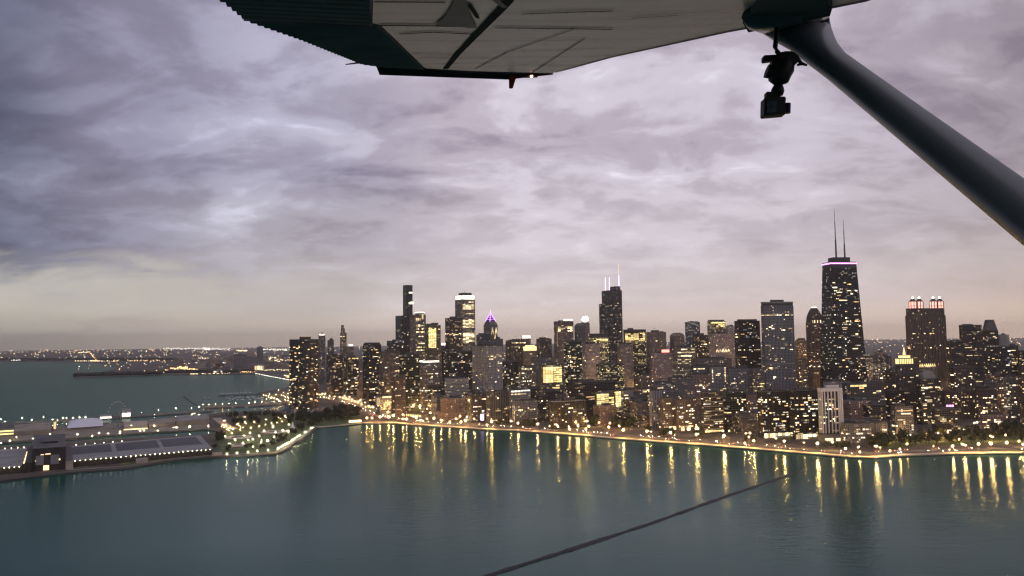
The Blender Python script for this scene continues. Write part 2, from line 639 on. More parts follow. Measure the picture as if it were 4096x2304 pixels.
M['water'] = water_mat()
bm = bmesh.new()
rings = [0.0, 300, 800, 1600, 3200, 7000, 16000, 30000]
prev = None
SEG = 48
for r in rings[1:]:
    ring = [bm.verts.new((r * math.cos(2 * math.pi * k / SEG), r * math.sin(2 * math.pi * k / SEG), 0)) for k in range(SEG)]
    if prev is None:
        c = bm.verts.new((0, 0, 0))
        for k in range(SEG):
            bm.faces.new((c, ring[k], ring[(k + 1) % SEG]))
    else:
        for k in range(SEG):
            bm.faces.new((prev[k], ring[k], ring[(k + 1) % SEG], prev[(k + 1) % SEG]))
    prev = ring
o = obj('lake', bm, M['water'])
o['kind'] = 'structure'

# ---- land
M['ground'] = plain('city_ground', (.085, .072, .060), .95, .5, .01)
M['lawn'] = plain('park_lawn', (.075, .105, .035), .95, .45, .04)
M['asphalt'] = plain('asphalt', (.055, .055, .056), .9, .25, .05)
M['paving'] = plain('lake_paving', (.42, .36, .29), .9, .25, .05)
M['path'] = plain('park_paving', (.24, .215, .165), .9, .3, .05)
M['deck'] = plain('pier_deck', (.12, .115, .105), .9, .3, .05)
M['stone'] = plain('breakwater_stone', (.030, .032, .034), .9, .5, .3)

SHORE = [(4300, 1812), (4096, 1811), (4000, 1812), (3800, 1815), (3600, 1822), (3500, 1830), (3400, 1827), (3272, 1816),
         (3024, 1796), (2788, 1777), (2496, 1756), (2315, 1740), (2055, 1721), (1968, 1718), (1875, 1712), (1755, 1705),
         (1573, 1692), (1448, 1692), (1335, 1704), (1270, 1709)]
PARK_FRONT = [(1212, 1758), (1200, 1764), (1181, 1768), (1162, 1791), (1106, 1817), (836, 1828), (698, 1840), (500, 1873), (265, 1890), (0, 1923), (-300, 1957)]
BACK = [(-300, 1800), (0, 1786), (265, 1767), (450, 1753), (627, 1745), (836, 1737), (868, 1724), (836, 1718), (627, 1730),
        (450, 1742), (265, 1757), (0, 1772), (-300, 1792), (-300, 1736), (0, 1714), (193, 1706), (400, 1694), (519, 1686),
        (698, 1670), (836, 1657), (900, 1650), (1060, 1645), (1135, 1640), (1160, 1630), (1123, 1607), (1055, 1582), (1034, 1572),
        (1100, 1558), (1175, 1545), (1176, 1528), (1164, 1522), (1100, 1510), (1020, 1495), (900, 1498), (794, 1499), (650, 1499), (490, 1504), (299, 1511),
        (312, 1500), (400, 1490), (470, 1472), (430, 1453), (300, 1448), (0, 1446), (-600, 1448)]
shore_w = [gnd(*p) for p in SHORE]
land = [gnd(*p) for p in SHORE + PARK_FRONT + BACK]
land += [Vector((-29000, 9000, 2)), Vector((-29000, 29000, 2)), Vector((29000, 29000, 2)), Vector((29000, 400, 2))]
sheet('ground', land, 2.0, M['ground'], thick=2.6)

# outer pier, harbour dock (both reach beyond the water they stand in)
for pts in ([(-300, 1720), (0, 1698), (193, 1690), (400, 1677), (519, 1669), (698, 1656), (850, 1645), (850, 1638), (698, 1648), (519, 1661), (400, 1669), (193, 1682), (0, 1690), (-300, 1712)],
            [(820, 1633), (1040, 1624), (1128, 1617), (1128, 1610), (1040, 1616), (820, 1625)]):
    sheet('pier_deck', [gnd(*p) for p in pts], 2.0, M['deck'], thick=2.6)


sheet('pier_deck', [gnd(*p) for p in ((-250, 1786), (0, 1768), (265, 1753), (450, 1739), (627, 1727), (836, 1714), (836, 1660), (698, 1673), (519, 1689), (400, 1697), (193, 1709), (0, 1717), (-250, 1734))], 2.15, M['path'])


def breakwater(name, px, width, label, z0=0.9, z1=0.9):
    pts = resample([gnd(*p, z=0.5) for p in px], 12.0)
    bm = bmesh.new()
    rng = random.Random(5)
    rows = []
    n = len(pts)
    for i, (x, y, a) in enumerate(pts):
        t = Vector((math.cos(a), math.sin(a), 0))
        nn = Vector((-t.y, t.x, 0))
        zt = z0 + (z1 - z0) * i / max(1, n - 1) + rng.uniform(-.12, .12)
        w = width * rng.uniform(.6, 1.3)
        rows.append([bm.verts.new(Vector((x, y, 0)) + nn * k * w + Vector((0, 0, z))) for k, z in ((-1.0, -.6), (-.55, zt * .75), (-.2, zt), (.25, zt * .95), (.6, zt * .7), (1.0, -.6))])
    for a, b in zip(rows, rows[1:]):
        for k in range(5):
            bm.faces.new((a[k], b[k], b[k + 1], a[k + 1]))
    o = obj(name, bm, M['stone'])
    tag(o, label, 'breakwater')
    return o


breakwater('breakwater', [(1640, 2440), (1943, 2304), (2235, 2212), (2607, 2091), (2918, 1979), (3090, 1922), (3210, 1880)], 4.4,
           'long low dark stone breakwater running alone across the open lake', 1.2, .35)
breakwater('breakwater', [(735, 1585), (745, 1594), (770, 1612), (800, 1628)], 3.0, 'short dark stone breakwater slanting out from the lit harbour dock')
breakwater('breakwater', [(876, 1584), (940, 1583), (1014, 1579), (1036, 1577)], 5.0, 'dark stone breakwater in front of the moored white boats', 2.0, 2.0)

# lakefront: stepped paving, then the drive with its lanes
shore_lr = list(reversed([gnd(*p) for p in SHORE]))
strip('promenade', shore_lr, -1.5, 13.0, 2.25, M['paving'], thick=1.4)
DRIVE = [(1240, 1584), (1340, 1600), (1437, 1637), (1500, 1660), (1600, 1680), (1755, 1694), (1875, 1700), (1968, 1705), (2055, 1709), (2315, 1727), (2496, 1742),
         (2788, 1763), (3024, 1781), (3272, 1801), (3400, 1811), (3500, 1813), (3600, 1806), (3800, 1799), (4000, 1795), (4096, 1793), (4300, 1791)]
drive_w = [gnd(*p) for p in DRIVE]
strip('road', drive_w, -15.0, 15.0, 2.2, M['asphalt'])
strip('road_median', drive_w, -.8, .8, 2.4, M['conc'], thick=.35)
M['mark'] = plain('road_paint', (.6, .6, .56), .8, .15, .5)
for d in (-11, -7.4, -3.9, 3.9, 7.4, 11):
    strip('road_marking', drive_w, d - .12, d + .12, 2.26, M['mark'])
# park lawns and the treatment plant's grounds
sheet('lawn', [gnd(*p) for p in ((500, 1867), (698, 1833), (836, 1821), (1098, 1811), (1155, 1787), (1176, 1764), (1205, 1752), (1262, 1707), (1325, 1700),
                                 (1440, 1688), (1440, 1668), (1380, 1650), (1180, 1655), (1060, 1660), (920, 1672), (960, 1712), (880, 1735), (860, 1760), (880, 1790), (700, 1815), (480, 1850))], 2.15, M['lawn'])
sheet('lawn', [gnd(*p) for p in ((3560, 1797), (3620, 1788), (3800, 1782), (4096, 1778), (4280, 1776), (4280, 1735), (3900, 1735), (3600, 1745), (3440, 1775))], 2.15, M['lawn'])
sheet('lawn', [gnd(*p) for p in ((1500, 1650), (1570, 1668), (1560, 1650), (1500, 1630), (1450, 1622))], 2.15, M['lawn'])
strip('park_path', [gnd(*p) for p in ((265, 1883), (500, 1866), (698, 1835), (836, 1823), (1104, 1812), (1158, 1788), (1178, 1765), (1208, 1753), (1266, 1706))], 0, 7, 2.3, M['path'])
strip('park_path', [gnd(*p) for p in ((866, 1672), (880, 1684), (905, 1702), (932, 1716))], -9, 9, 2.3, M['paving'])

# ================================================================== buildings
rb = random.Random(11)
win_mesh = {}
for k in ('win_warm', 'win_cream', 'win_white', 'win_yel'):
    b_ = bmesh.new()
    add_box(b_, -.5, .5, -.12, .12, -.5, .5)
    me = bpy.data.meshes.new('window')
    b_.to_mesh(me)
    b_.free()
    me.materials.append(M[k])
    win_mesh[k] = me
N_WIN = [0]


class Tower:
    """A building set out from where its corner, its two visible edges and its roof are seen, and how far off it stands."""

    def __init__(s, name, cat, label, x0, xs, x1, yt, Y, style, nw=None, group=None, rot=None, base=2.0, wins=None, plant=True, **over):
        s.Y = Y
        s.xs = xs
        s.seed = rb.uniform(0, 500)
        az = math.degrees(math.atan2((x0 + x1) / 2 - 2048, F))
        th = R(28 - .6 * az) if rot is None else R(rot)
        r = Vector((math.cos(th), math.sin(th)))
        l = Vector((-math.sin(th), math.cos(th)))
        C = at(xs, y_inf(xs), Y)
        C2 = Vector((C.x, C.y))

        def hit(px, d):
            q = at(px, y_inf(px), 1.0)
            k = q.x                       # the sight line is X = k * Y
            return (k * C2.y - C2.x) / (d.x - k * d.y)
        s.w = max(4.0, hit(x1, r))
        s.d = max(6.0, min(hit(x0, l), 160)) if xs > x0 + 1 else 25.0
        s.z1 = at(xs, yt, Y).z
        s.h = s.z1 - base
        s.base = base
        c = C2 + r * s.w / 2 + l * s.d / 2
        s.root = empty(name, (c.x, c.y, base), th, label, cat, group)
        s.style = style
        s.mat = facade(style, s.seed, **over)
        s.cu, s.cv = over.get('CellU', STY[style][2]), over.get('CellV', STY[style][3])
        s.wk = wins or {'office_yel': ('win_yel', 'win_cream'), 'office': ('win_white', 'win_cream')}.get(style, ('win_warm', 'win_cream', 'win_cream', 'win_white'))
        s.area = (x1 - x0) * s.h * F / Y
        s.nw = nw

    def z(s, y):
        return at(s.xs, y, s.Y).z - s.base

    def rect(s, ax=1.0, ay=1.0, ox=0.0, oy=0.0):
        w, d = s.w * ax / 2, s.d * ay / 2
        ox, oy = ox * s.w, oy * s.d
        return [(-w + ox, -d + oy), (w + ox, -d + oy), (w + ox, d + oy), (-w + ox, d + oy)]

    def block(s, name='wall', poly=None, z0=0.0, z1=None, mat=None, top=None, roof='roof', parent=None, top_scale=None):
        bm = bmesh.new()
        zt = s.h if z1 is None else z1
        pl = poly or s.rect()
        add_prism(bm, pl, z0, zt, top_scale=top_scale)
        if name == 'wall' and len(pl) == 4 and mat is None and top_scale is None:
            s.relief(bm, pl, z0, zt)
        return obj(name, bm, [mat or s.mat, M[roof]], parent or s.root)

    def relief(s, bm, pl, z0, z1):
        """projecting piers or floor slabs on the two walls that face the lake, and a plinth"""
        k0 = len(bm.faces)
        (xa, ya), (xb, yb), (xc, yc), (xd, yd) = pl
        if s.style in ('brown_apt', 'brick', 'grey', 'pink', 'office', 'black'):
            n = max(3, int((xb - xa) / (2 * s.cu)))
            for i in range(n + 1):
                x = xa + (xb - xa) * i / n
                add_box(bm, x - .45, x + .45, ya - .55, ya + .05, z0 + .1, z1 - .3)
            n = max(2, int((yd - ya) / (2 * s.cu)))
            for i in range(1, n + 1):
                y = ya + (yd - ya) * i / n
                add_box(bm, xa - .55, xa + .05, y - .45, y + .45, z0 + .1, z1 - .3)
        else:
            step = s.cv * (1 if s.style in ('dark_apt', 'light') else 2)
            z = z0 + step
            while z < z1 - 1:
                add_box(bm, xa - .5, xb + .02, ya - .6, ya + .05, z - .22, z + .22)
                add_box(bm, xa - .6, xa + .05, ya + .06, yd, z - .22, z + .22)
                z += step
        layer = bm.loops.layers.uv.verify()
        bm.faces.ensure_lookup_table()
        for f in bm.faces[k0:]:
            for lp in f.loops:
                lp[layer].uv = (0, s.cv * 2 + .001 * lp.vert.co.z)

    def box(s, name, x0, x1, y0, y1, z0, z1, mat='plant', parent=None):
        """fractions of the plan for x and y, metres for z"""
        bm = bmesh.new()
        add_box(bm, x0 * s.w, x1 * s.w, y0 * s.d, y1 * s.d, z0, z1)
        return obj(name, bm, M[mat] if isinstance(mat, str) else mat, parent or s.root)

    def parapet(s, mat='roof', t=.6, hgt=1.4):
        bm = bmesh.new()
        w, d = s.w / 2, s.d / 2
        add_box(bm, -w - .1, w + .1, -d - .1, -d + t, s.h + .01, s.h + hgt)
        add_box(bm, -w - .1, w + .1, d - t, d + .1, s.h + .01, s.h + hgt)
        add_box(bm, -w - .1, -w + t, -d + t, d - t, s.h + .01, s.h + hgt)
        add_box(bm, w - t, w + .1, -d + t, d - t, s.h + .01, s.h + hgt)
        return obj('parapet', bm, M[mat], s.root)

    def plant(s):
        r = random.Random(s.seed)
        a = r.uniform(.3, .55)
        ox = r.uniform(-.15, .15)
        s.box('roof_plant', ox - a / 2, ox + a / 2, -.25, .28, s.h + .02, s.h + r.uniform(3, 6.5))
        if r.random() < .3:
            bm = bmesh.new()
            add_tube(bm, [(ox * s.w, 0, s.h + 2.5), (ox * s.w, 0, s.h + r.uniform(10, 20))], [.4, .15], 5)
            obj('antenna', bm, M['steel'], s.root)
        if r.random() < .6 and s.w > 25:
            ox2 = -.33 if ox > 0 else .33
            s.box('roof_plant', ox2 - .09, ox2 + .09, -.2, .15, s.h + .02, s.h + r.uniform(2, 4))

    def windows(s, n=None, z0=6.0, z1=None, left=.28, rows=None, kinds=None, parent=None):
        """Single lit windows, each set in its own bay of the front or the left-hand wall."""
        if n is None:
            n = int(s.nw * 1.4) if s.nw is not None else int(min(60, s.area / 850))
        z1 = (s.h if z1 is None else z1) - 4
        r = random.Random(s.seed + 3)
        used = set()
        fav = favc = None
        for _ in range(n):
            lf = r.random() < left * min(1, 2.5 * s.d / s.w)
            L = s.d if lf else s.w
            nu, nv = max(1, int(L / s.cu)), max(1, int((z1 - z0) / s.cv))
            run = min(nu, r.choice((1, 1, 1, 1, 2, 2, 3)))
            if fav is None:
                fav = [r.randrange(nv) for _ in range(3)]
                favc = [r.random() for _ in range(2)]
            i, j = r.randrange(0, nu - run + 1), (r.choice(fav) if r.random() < .42 else r.randrange(nv))
            j = min(j, nv - 1)
            if r.random() < .16:
                i = min(nu - run, int(r.choice(favc) * nu))
            cells = {(lf, i + k, j) for k in range(run)}
            if cells & used:
                continue
            used |= cells
            w = run * s.cu - .9
            u = (i + run / 2) * s.cu - L / 2
            zz = math.floor(z0 / s.cv) * s.cv + (j + .5) * s.cv
            o = bpy.data.objects.new('window', win_mesh[r.choice(kinds or s.wk)])
            col.objects.link(o)
            o.parent = parent or s.root
            hh = s.cv * r.uniform(.40, .58)
            if lf:
                o.location = (-s.w / 2 - .02, -u, zz)
                o.rotation_euler = (0, 0, R(-90))
            else:
                o.location = (u, -s.d / 2 - .02, zz)
            o.scale = (w, 1, hh)
            N_WIN[0] += 1

    def band(s, face, u0, u1, y0, y1, mat, name='lit_band', proud=.25):
        """A lit strip on the front (F) or left (L) wall between photograph heights y0 and y1."""
        za, zb = s.z(y1), s.z(y0)
        bm = bmesh.new()
        if face == 'F':
            add_box(bm, u0 * s.w, u1 * s.w, -s.d / 2 - proud, -s.d / 2 + .1, za, zb)
        else:
            add_box(bm, -s.w / 2 - proud, -s.w / 2 + .1, u0 * s.d, u1 * s.d, za, zb)
        return obj(name, bm, M[mat], s.root)

    def grid_band(s, face, u0, u1, y0, y1, mat, rows, cols, name='window', fill=.7, keep=1.0):
        """Rows of lit floors, each pane run its own part."""
        za, zb = s.z(y1), s.z(y0)
        r = random.Random(s.seed + y0)
        dh = (zb - za) / rows
        L = s.w if face == 'F' else s.d
        for j in range(rows):
            for i in range(cols):
                if r.random() > keep:
                    continue
                a, b = u0 + (u1 - u0) * i / cols, u0 + (u1 - u0) * (i + 1) / cols
                o = bpy.data.objects.new(name, win_mesh[mat])
                col.objects.link(o)
                o.parent = s.root
                zc_ = za + (j + .5) * dh
                if face == 'F':
                    o.location = ((a + b) / 2 * L, -s.d / 2 - .03, zc_)
                else:
                    o.location = (-s.w / 2 - .03, (a + b) / 2 * L, zc_)
                    o.rotation_euler = (0, 0, R(-90))
                o.scale = ((b - a) * L - .8, 1, dh * fill)
                N_WIN[0] += 1


def ngon(cx, cy, rx, ry, n, a0=0.0):
    return [(cx + rx * math.cos(a0 + 2 * math.pi * k / n), cy + ry * math.sin(a0 + 2 * math.pi * k / n)) for k in range(n)]


# ---- the ones with a shape of their own ---------------------------------------------------------------
# tapering black tower with two masts
t = Tower('skyscraper', 'skyscraper', 'tallest black tapering tower with a pink light band and two roof masts', 3283, 3300, 3454, 1048, 1781, 'black', rot=8)
bm = bmesh.new()
w0, d0, k = t.w / 2, 26.0, .665
t.d = 52
add_prism(bm, [(-w0, -d0), (w0, -d0), (w0, d0), (-w0, d0)], 0, t.h - 14, top_scale=(k + .013, .70))
shaft = obj('wall', bm, [t.mat, M['roof']], t.root)
kw, kd = w0 * (k + .013), d0 * .70
bm = bmesh.new()
add_prism(bm, [(-kw, -kd), (kw, -kd), (kw, kd), (-kw, kd)], t.h - 13.98, t.h, top_scale=.985)
obj('top_storey', bm, [M['steel'], M['roof']], t.root)
bm = bmesh.new()
for (a, b, c, e) in ((-kw - .3, kw + .3, -kd - .3, -kd - .02), (-kw - .3, -kw - .02, -kd - .02, kd), (kw + .02, kw + .3, -kd - .02, kd)):
    add_box(bm, a, b, c, e, t.h - 5.2, t.h - 2.4)
obj('light_band', bm, M['band_pink'], t.root)
bm = bmesh.new()
add_prism(bm, [(-kw * .62, -kd * .7), (kw * .62, -kd * .7), (kw * .62, kd * .7), (-kw * .62, kd * .7)], t.h + .02, t.h + 11)
obj('roof_plant', bm, [M['steel'], M['roof']], t.root)
ang = math.atan2((1 - k) * w0, t.h)
for sx_ in (-1, 1):           # the crossed braces of the front wall, storey group by storey group
    for q in range(5):
        z0, z1 = t.h * q / 5.2, t.h * (q + 1) / 5.2
        bm = bmesh.new()
        f0, f1 = 1 - (1 - k) * z0 / t.h, 1 - (1 - k) * z1 / t.h
        g0, g1 = 1 - .30 * z0 / t.h, 1 - .30 * z1 / t.h
        add_tube(bm, [(-sx_ * w0 * f0, -d0 * g0 - .3, z0 + .1), (sx_ * w0 * f1, -d0 * g1 - .3, z1)], .8, 4)
        obj('brace', bm, M['steel'], t.root)
r_ = random.Random(4)
for _ in range(80):           # lit windows on the leaning front wall
    zz = (math.floor(r_.uniform(.05, .93) * t.h / 3.7) + .5) * 3.7
    fz = 1 - (1 - k) * zz / t.h
    run = r_.choice((1, 1, 2, 2, 3, 4))
    uu = r_.uniform(-.93, .93) * (w0 * fz - run * 1.8)
    o = bpy.data.objects.new('window', win_mesh[r_.choice(('win_cream', 'win_white', 'win_warm', 'win_cream'))])
    col.objects.link(o)
    o.parent = t.root
    o.location = (uu, -d0 * (1 - .30 * zz / t.h) - .12, zz)
    o.scale = (run * 3.4 - .8, 1, 1.9)
for px, yt_, r0 in ((3341, 836, 1.5), (3378, 880, 1.4)):
    bm = bmesh.new()
    b0 = t.h + 11.02
    zt = at(px, yt_, t.Y + 20).z - 2
    lx = (at(px, 1030, t.Y + 20).x - t.root.location.x)
    add_tube(bm, [(lx, 0, b0), (lx, 0, b0 + (zt - b0) * .36), (lx, 0, b0 + (zt - b0) * .37), (lx, 0, b0 + (zt - b0) * .72), (lx, 0, b0 + (zt - b0) * .73), (lx, 0, zt)], [r0 * 1.5, r0 * 1.2, r0 * .8, r0 * .7, r0 * .42, r0 * .25], 6)
    obj('antenna', bm, M['steel'], t.root)
HANCOCK = t

# stepped dark tower of nine tubes with three lit masts
t = Tower('skyscraper', 'skyscraper', 'stepped dark tower with three lilac lit masts on its roof', 2399, 2448, 2491, 1155, 3400, 'black', nw=45, Lit=.05)
zl, zu, zt = t.z(1212), t.z(1160), t.z(1144)
W3, D3 = t.w / 2, t.d / 3
t.block('wall', t.rect(), 0, zl)
t.block('wall', [(-t.w / 2, -t.d / 2), (t.w / 2, -t.d / 2), (t.w / 2, t.d / 2 - D3 * .75), (-t.w / 2, t.d / 2 - D3 * .75)], zl + .05, zu)
t.block('wall', [(-t.w * .02, -t.d / 2 + 4), (t.w / 2 - 5, -t.d / 2 + 4), (t.w / 2 - 5, 0), (-t.w * .02, 0)], zu + .05, zt)
t.windows(55, z0=30, left=.5)
for px, ya, yb in ((2421, 1110, 1158), (2437, 1110, 1158), (2475, 1100, 1144)):
    p = at(px, ya, t.Y + 12)
    pl = t.root.matrix_world
    c, s_ = math.cos(t.root.rotation_euler.z), math.sin(t.root.rotation_euler.z)
    dx, dy = p.x - t.root.location.x, p.y - t.root.location.y
    lx, ly = c * dx + s_ * dy, -s_ * dx + c * dy
    zb = zt if px > 2460 else zu
    bm = bmesh.new()
    add_tube(bm, [(lx, ly, zb), (lx, ly, p.z - 2)], [2.0, 1.2], 6)
    o = obj('antenna', bm, M['band_lilac'], t.root)
    if px > 2460:
        bm = bmesh.new()
        add_tube(bm, [(lx, ly, p.z - 1.9), (lx, ly, p.z + 42)], [.6, .4], 5)
        add_tube(bm, [(lx, ly, p.z + 42.1), (lx, ly, p.z + 46)], [1.4, 1.4], 6)
        obj('antenna_tip', bm, M['win_warm'], o)

# dark blue-black glass tower with set-backs, left
t = Tower('skyscraper', 'skyscraper', 'tallest slim dark glass tower of the left cluster, two white lights near its flat top', 1582, 1604, 1645, 1139, 2500, 'glass_blue', nw=10, Lit=.02, Rows=.02)
zs1 = t.z(1262)
t.block('wall', t.rect(), 0, zs1)
# upper shaft spans 1613..1656 in the photograph
def seen_span(t, px0, px1, ylo=0.0):
    c, s_ = math.cos(t.root.rotation_euler.z), math.sin(t.root.rotation_euler.z)
    out = []
    for px in (px0, px1):
        q = at(px, y_inf(px), t.Y + t.d * .4)
        dx, dy = q.x - t.root.location.x, q.y - t.root.location.y
        out.append(c * dx + s_ * dy)
    return out
ua, ub = seen_span(t, 1622, 1656)
t.block('wall', [(ua, -t.d * .45), (ub, -t.d * .45), (ub, t.d * .12), (ua, t.d * .12)], zs1 + .05, t.h)
t.box('window', ua / t.w + .28, ua / t.w + .62, -.46, -.45, t.z(1172), t.z(1167), 'win_white')
t.box('window', ua / t.w + .25, ua / t.w + .75, -.46, -.45, t.z(1216), t.z(1208), 'win_white')
t.box('window', ua / t.w + .40, ua / t.w + .80, -.46, -.45, t.z(1209), t.z(1204), 'win_white')
t.windows(8, z0=80, z1=zs1, left=.5)

# white-crowned tower with lit rows
t = Tower('skyscraper', 'skyscraper', 'tall pale tower with a bright white crown band and many lit floors', 1822, 1849, 1901, 1180, 2700, 'office', nw=0, Lit=.20, Rows=.1, FracU=.55, CellU=3.0, LitColor=WARM)
t.block()
t.box('roof_plant', -.34, .36, -.3, .3, t.h + .02, t.z(1170))
t.band('F', -.46, .46, 1181, 1197, 'band_white', 'lit_crown')
t.band('L', -.44, .44, 1181, 1197, 'band_white', 'lit_crown')
for (ya, yb, kp, rw) in ((1206, 1210, .5, 1), (1216, 1238, .92, 5), (1252, 1257, .6, 1), (1277, 1312, .86, 8), (1331, 1373, .8, 9)):
    t.grid_band('F', -.44, .44, ya, yb, 'win_cream', rw, 4, fill=.6, keep=kp)
bm = bmesh.new()
add_tube(bm, [(0, 0, t.z(1170) + .02), (0, 0, t.z(1158))], [.8, .4], 5)
obj('antenna', bm, M['steel'], t.root)

# chevron-topped tower with violet pyramid
t = Tower('skyscraper', 'skyscraper', 'pointed tower with a violet lit pyramid top and bright chevron panels', 1935, 1960, 1991, 1298, 2600, 'darkgrey', nw=8, Lit=.05)
t.block()
zs = [t.h, t.z(1290), t.z(1272), t.z(1252), t.z(1243)]
t.block('gable', t.rect(1.0, 1.0), t.h + .03, t.z(1286), mat=t.mat, top_scale=.74)
bm = bmesh.new()
zz0, zz1 = t.z(1286) + .05, t.z(1250)
pv = [bm.verts.new((x * .74, y * .74, zz0)) for x, y in t.rect()]
ap = bm.verts.new((0, 0, zz1))
for i in range(4):
    bm.faces.new((pv[i], pv[(i + 1) % 4], ap))
bm.faces.new(list(reversed(pv)))
obj('pyramid_roof', bm, M['roof'], t.root)
bm = bmesh.new()
for x, y in t.rect():
    add_tube(bm, [(x * .745, y * .745, zz0), (0, 0, zz1 + .8)], [.9, .7], 5)
for f in (.25, .5, .72):
    q = [Vector((x * .745 * (1 - f), y * .745 * (1 - f), zz0 + (zz1 - zz0) * f)) for x, y in t.rect()]
    for i in range(4):
        add_tube(bm, [q[i], q[(i + 1) % 4]], .45, 4)
obj('light_line', bm, M['band_violet'], t.root)
bm = bmesh.new()
add_tube(bm, [(0, 0, zz1 + .9), (0, 0, t.z(1240))], [.8, .4], 5)
obj('spire', bm, M['band_violet'], t.root)
def chevron(t, u0, u1, ya, yb, mat):
    """lit panel with a pointed head on the front wall"""
    za, zb = t.z(yb), t.z(ya)
    bm = bmesh.new()
    y = -t.d / 2 - .4
    um = (u0 + u1) / 2
    pts = [(u0, za), (u0, za + (zb - za) * .45), (um, zb), (u1, za + (zb - za) * .45), (u1, za), (um, za + (zb - za) * .5)]
    f = [bm.verts.new((u * t.w, y, z)) for u, z in pts]
    bk = [bm.verts.new((u * t.w, y + .38, z)) for u, z in pts]
    bm.faces.new(f)
    for i in range(6):
        bm.faces.new((f[(i + 1) % 6], f[i], bk[i], bk[(i + 1) % 6]))
    bmesh.ops.triangulate(bm, faces=bm.faces[:1])
    bmesh.ops.recalc_face_normals(bm, faces=bm.faces)
    obj('lit_chevron', bm, M[mat], t.root)
chevron(t, -.30, -.02, 1308, 1342, 'win_cream')
chevron(t, .16, .44, 1308, 1342, 'win_cream')
chevron(t, .02, .34, 1338, 1376, 'win_cream')

# three-lobed black apartment tower on the lake
t = Tower('apartment_tower', 'tower', 'black curved apartment tower standing apart beside the park grove', 1165, 1205, 1276, 1357, 1927, 'dark_apt', nw=0, rot=50, Lit=.045, Rows=.03, CellU=3.0, CellV=2.9, FracU=.8)
cpt = at(1220.5, 1369, 1957)
t.root.location = (cpt.x, cpt.y, 2)
wr = (1276 - 1165) / 2 / F * 1957
poly = []
for k in range(72):
    a = 2 * math.pi * k / 72
    lobe = .5 + .5 * math.cos(3 * (a - R(125)))
    rr = wr * (.56 + .46 * lobe ** .62)
    poly.append((rr * math.cos(a), rr * math.sin(a)))
xs_ = [Vector((p[0] * math.cos(R(50)) - p[1] * math.sin(R(50)), 0)).x for p in poly]
kx = 2 * wr / (max(xs_) - min(xs_))
poly = [(p[0] * kx, p[1] * kx) for p in poly]
t.block('wall', poly)
bm = bmesh.new()
for zf in range(1, int(t.h / 8.7)):          # thin spandrel rings
    z = zf * 8.7
    add_prism(bm, [(p[0] * 1.006, p[1] * 1.006) for p in poly], z, z + .5)
obj('spandrel', bm, M['steel'], t.root)
bm = bmesh.new()
add_prism(bm, ngon(0, 0, wr * .40, wr * .40, 24), t.h + .02, t.z(1347))
obj('roof_plant', bm, [M['steel'], M['roof']], t.root)
bm = bmesh.new()
add_prism(bm, ngon(0, 0, wr * .41, wr * .41, 24), t.z(1347) + .02, t.z(1346) + .1)
obj('light_ring', bm, M['win_warm'], t.root)
r_ = random.Random(8)
edge = [(Vector(poly[i]), Vector(poly[(i + 1) % 72])) for i in range(72)]
rotm = Matrix.Rotation(R(50), 2)
vis = [e for e in edge if (rotm @ Vector(((e[1] - e[0]).y, -(e[1] - e[0]).x))).y < -1.0]
for _ in range(100):
    a, b = r_.choice(vis)
    mid = (a + b) / 2
    tdir = (b - a).normalized()
    o = bpy.data.objects.new('window', win_mesh[r_.choice(('win_cream', 'win_white', 'win_warm', 'win_warm'))])
    col.objects.link(o)
    o.parent = t.root
    o.location = (mid.x + tdir.y * .06, mid.y - tdir.x * .06, (r_.randrange(3, 58) + .55) * 2.9)
    o.rotation_euler = (0, 0, math.atan2(tdir.y, tdir.x))
    o.scale = (r_.choice((3.2, 4.5, 6.0)), 1, 1.7)
t.block('podium', [(x * 1.5, y * 1.4) for x, y in ngon(0, 0, wr, wr, 8)], 0, 9, mat=facade('darkgrey', 3.3, Lit=.2))

# twin-lantern tower, right
pier_m = plain('brown_stone', (.115, .092, .082), .9, .2, .1)
t = Tower('skyscraper', 'skyscraper', 'broad brown stone tower with four rose lit corner lanterns on top', 3625, 3645, 3785, 1262, 2000, 'brown_apt', nw=32, rot=12, Lit=.035, Rows=.02, CellU=4.2, FracU=.4, FracV=.75, Wall=(0.120, 0.104, 0.098))
t.block()
zb = t.z(1233)
t.block('wall', t.rect(.95, .95), t.h + .03, zb)
t.windows()
for u in range(-4, 6):
    t.box('pier', u * .09 - .012, u * .09 + .012, -.5 - 1.1 / t.d, -.5, 20, t.h - 2, pier_m)
for (lx, ly) in ((-.385, -.30), (-.20, -.30), (.20, -.30), (.385, -.30)):
    cx, cy = lx * t.w, ly * t.d
    bm = bmesh.new()
    add_prism(bm, ngon(cx, cy, 9.0, 9.0, 8, R(22.5)), zb + .03, zb + 17)
    ln = obj('lantern', bm, [M['band_rose'], M['roof']], t.root)
    bm = bmesh.new()
    for k in range(8):
        a = R(22.5 + 45 * k)
        x, y = cx + 9.1 * math.cos(a), cy + 9.1 * math.sin(a)
        add_box(bm, x - .7, x + .7, y - .7, y + .7, zb + .03, zb + 17.3)
    add_prism(bm, ngon(cx, cy, 9.5, 9.5, 8, R(22.5)), zb + 5.2, zb + 6.4)
    obj('frame', bm, pier_m, ln)
    bm = bmesh.new()
    q = [bm.verts.new((x, y, zb + 17.35)) for x, y in ngon(cx, cy, 9.8, 9.8, 8, R(22.5))]
    top = [bm.verts.new((x, y, zb + 25)) for x, y in ngon(cx, cy, 3.2, 3.2, 8, R(22.5))]
    for k in range(8):
        bm.faces.new((q[k], q[(k + 1) % 8], top[(k + 1) % 8], top[k]))
    bm.faces.new(top)
    bm.faces.new(list(reversed(q)))
    obj('lantern_roof', bm, M['roof'], ln)
    bm = bmesh.new()
    bmesh.ops.create_icosphere(bm, subdivisions=1, radius=2.4, matrix=Matrix.Translation((cx, cy, zb + 27.5)))
    obj('finial_light', bm, M['beacon'], ln)

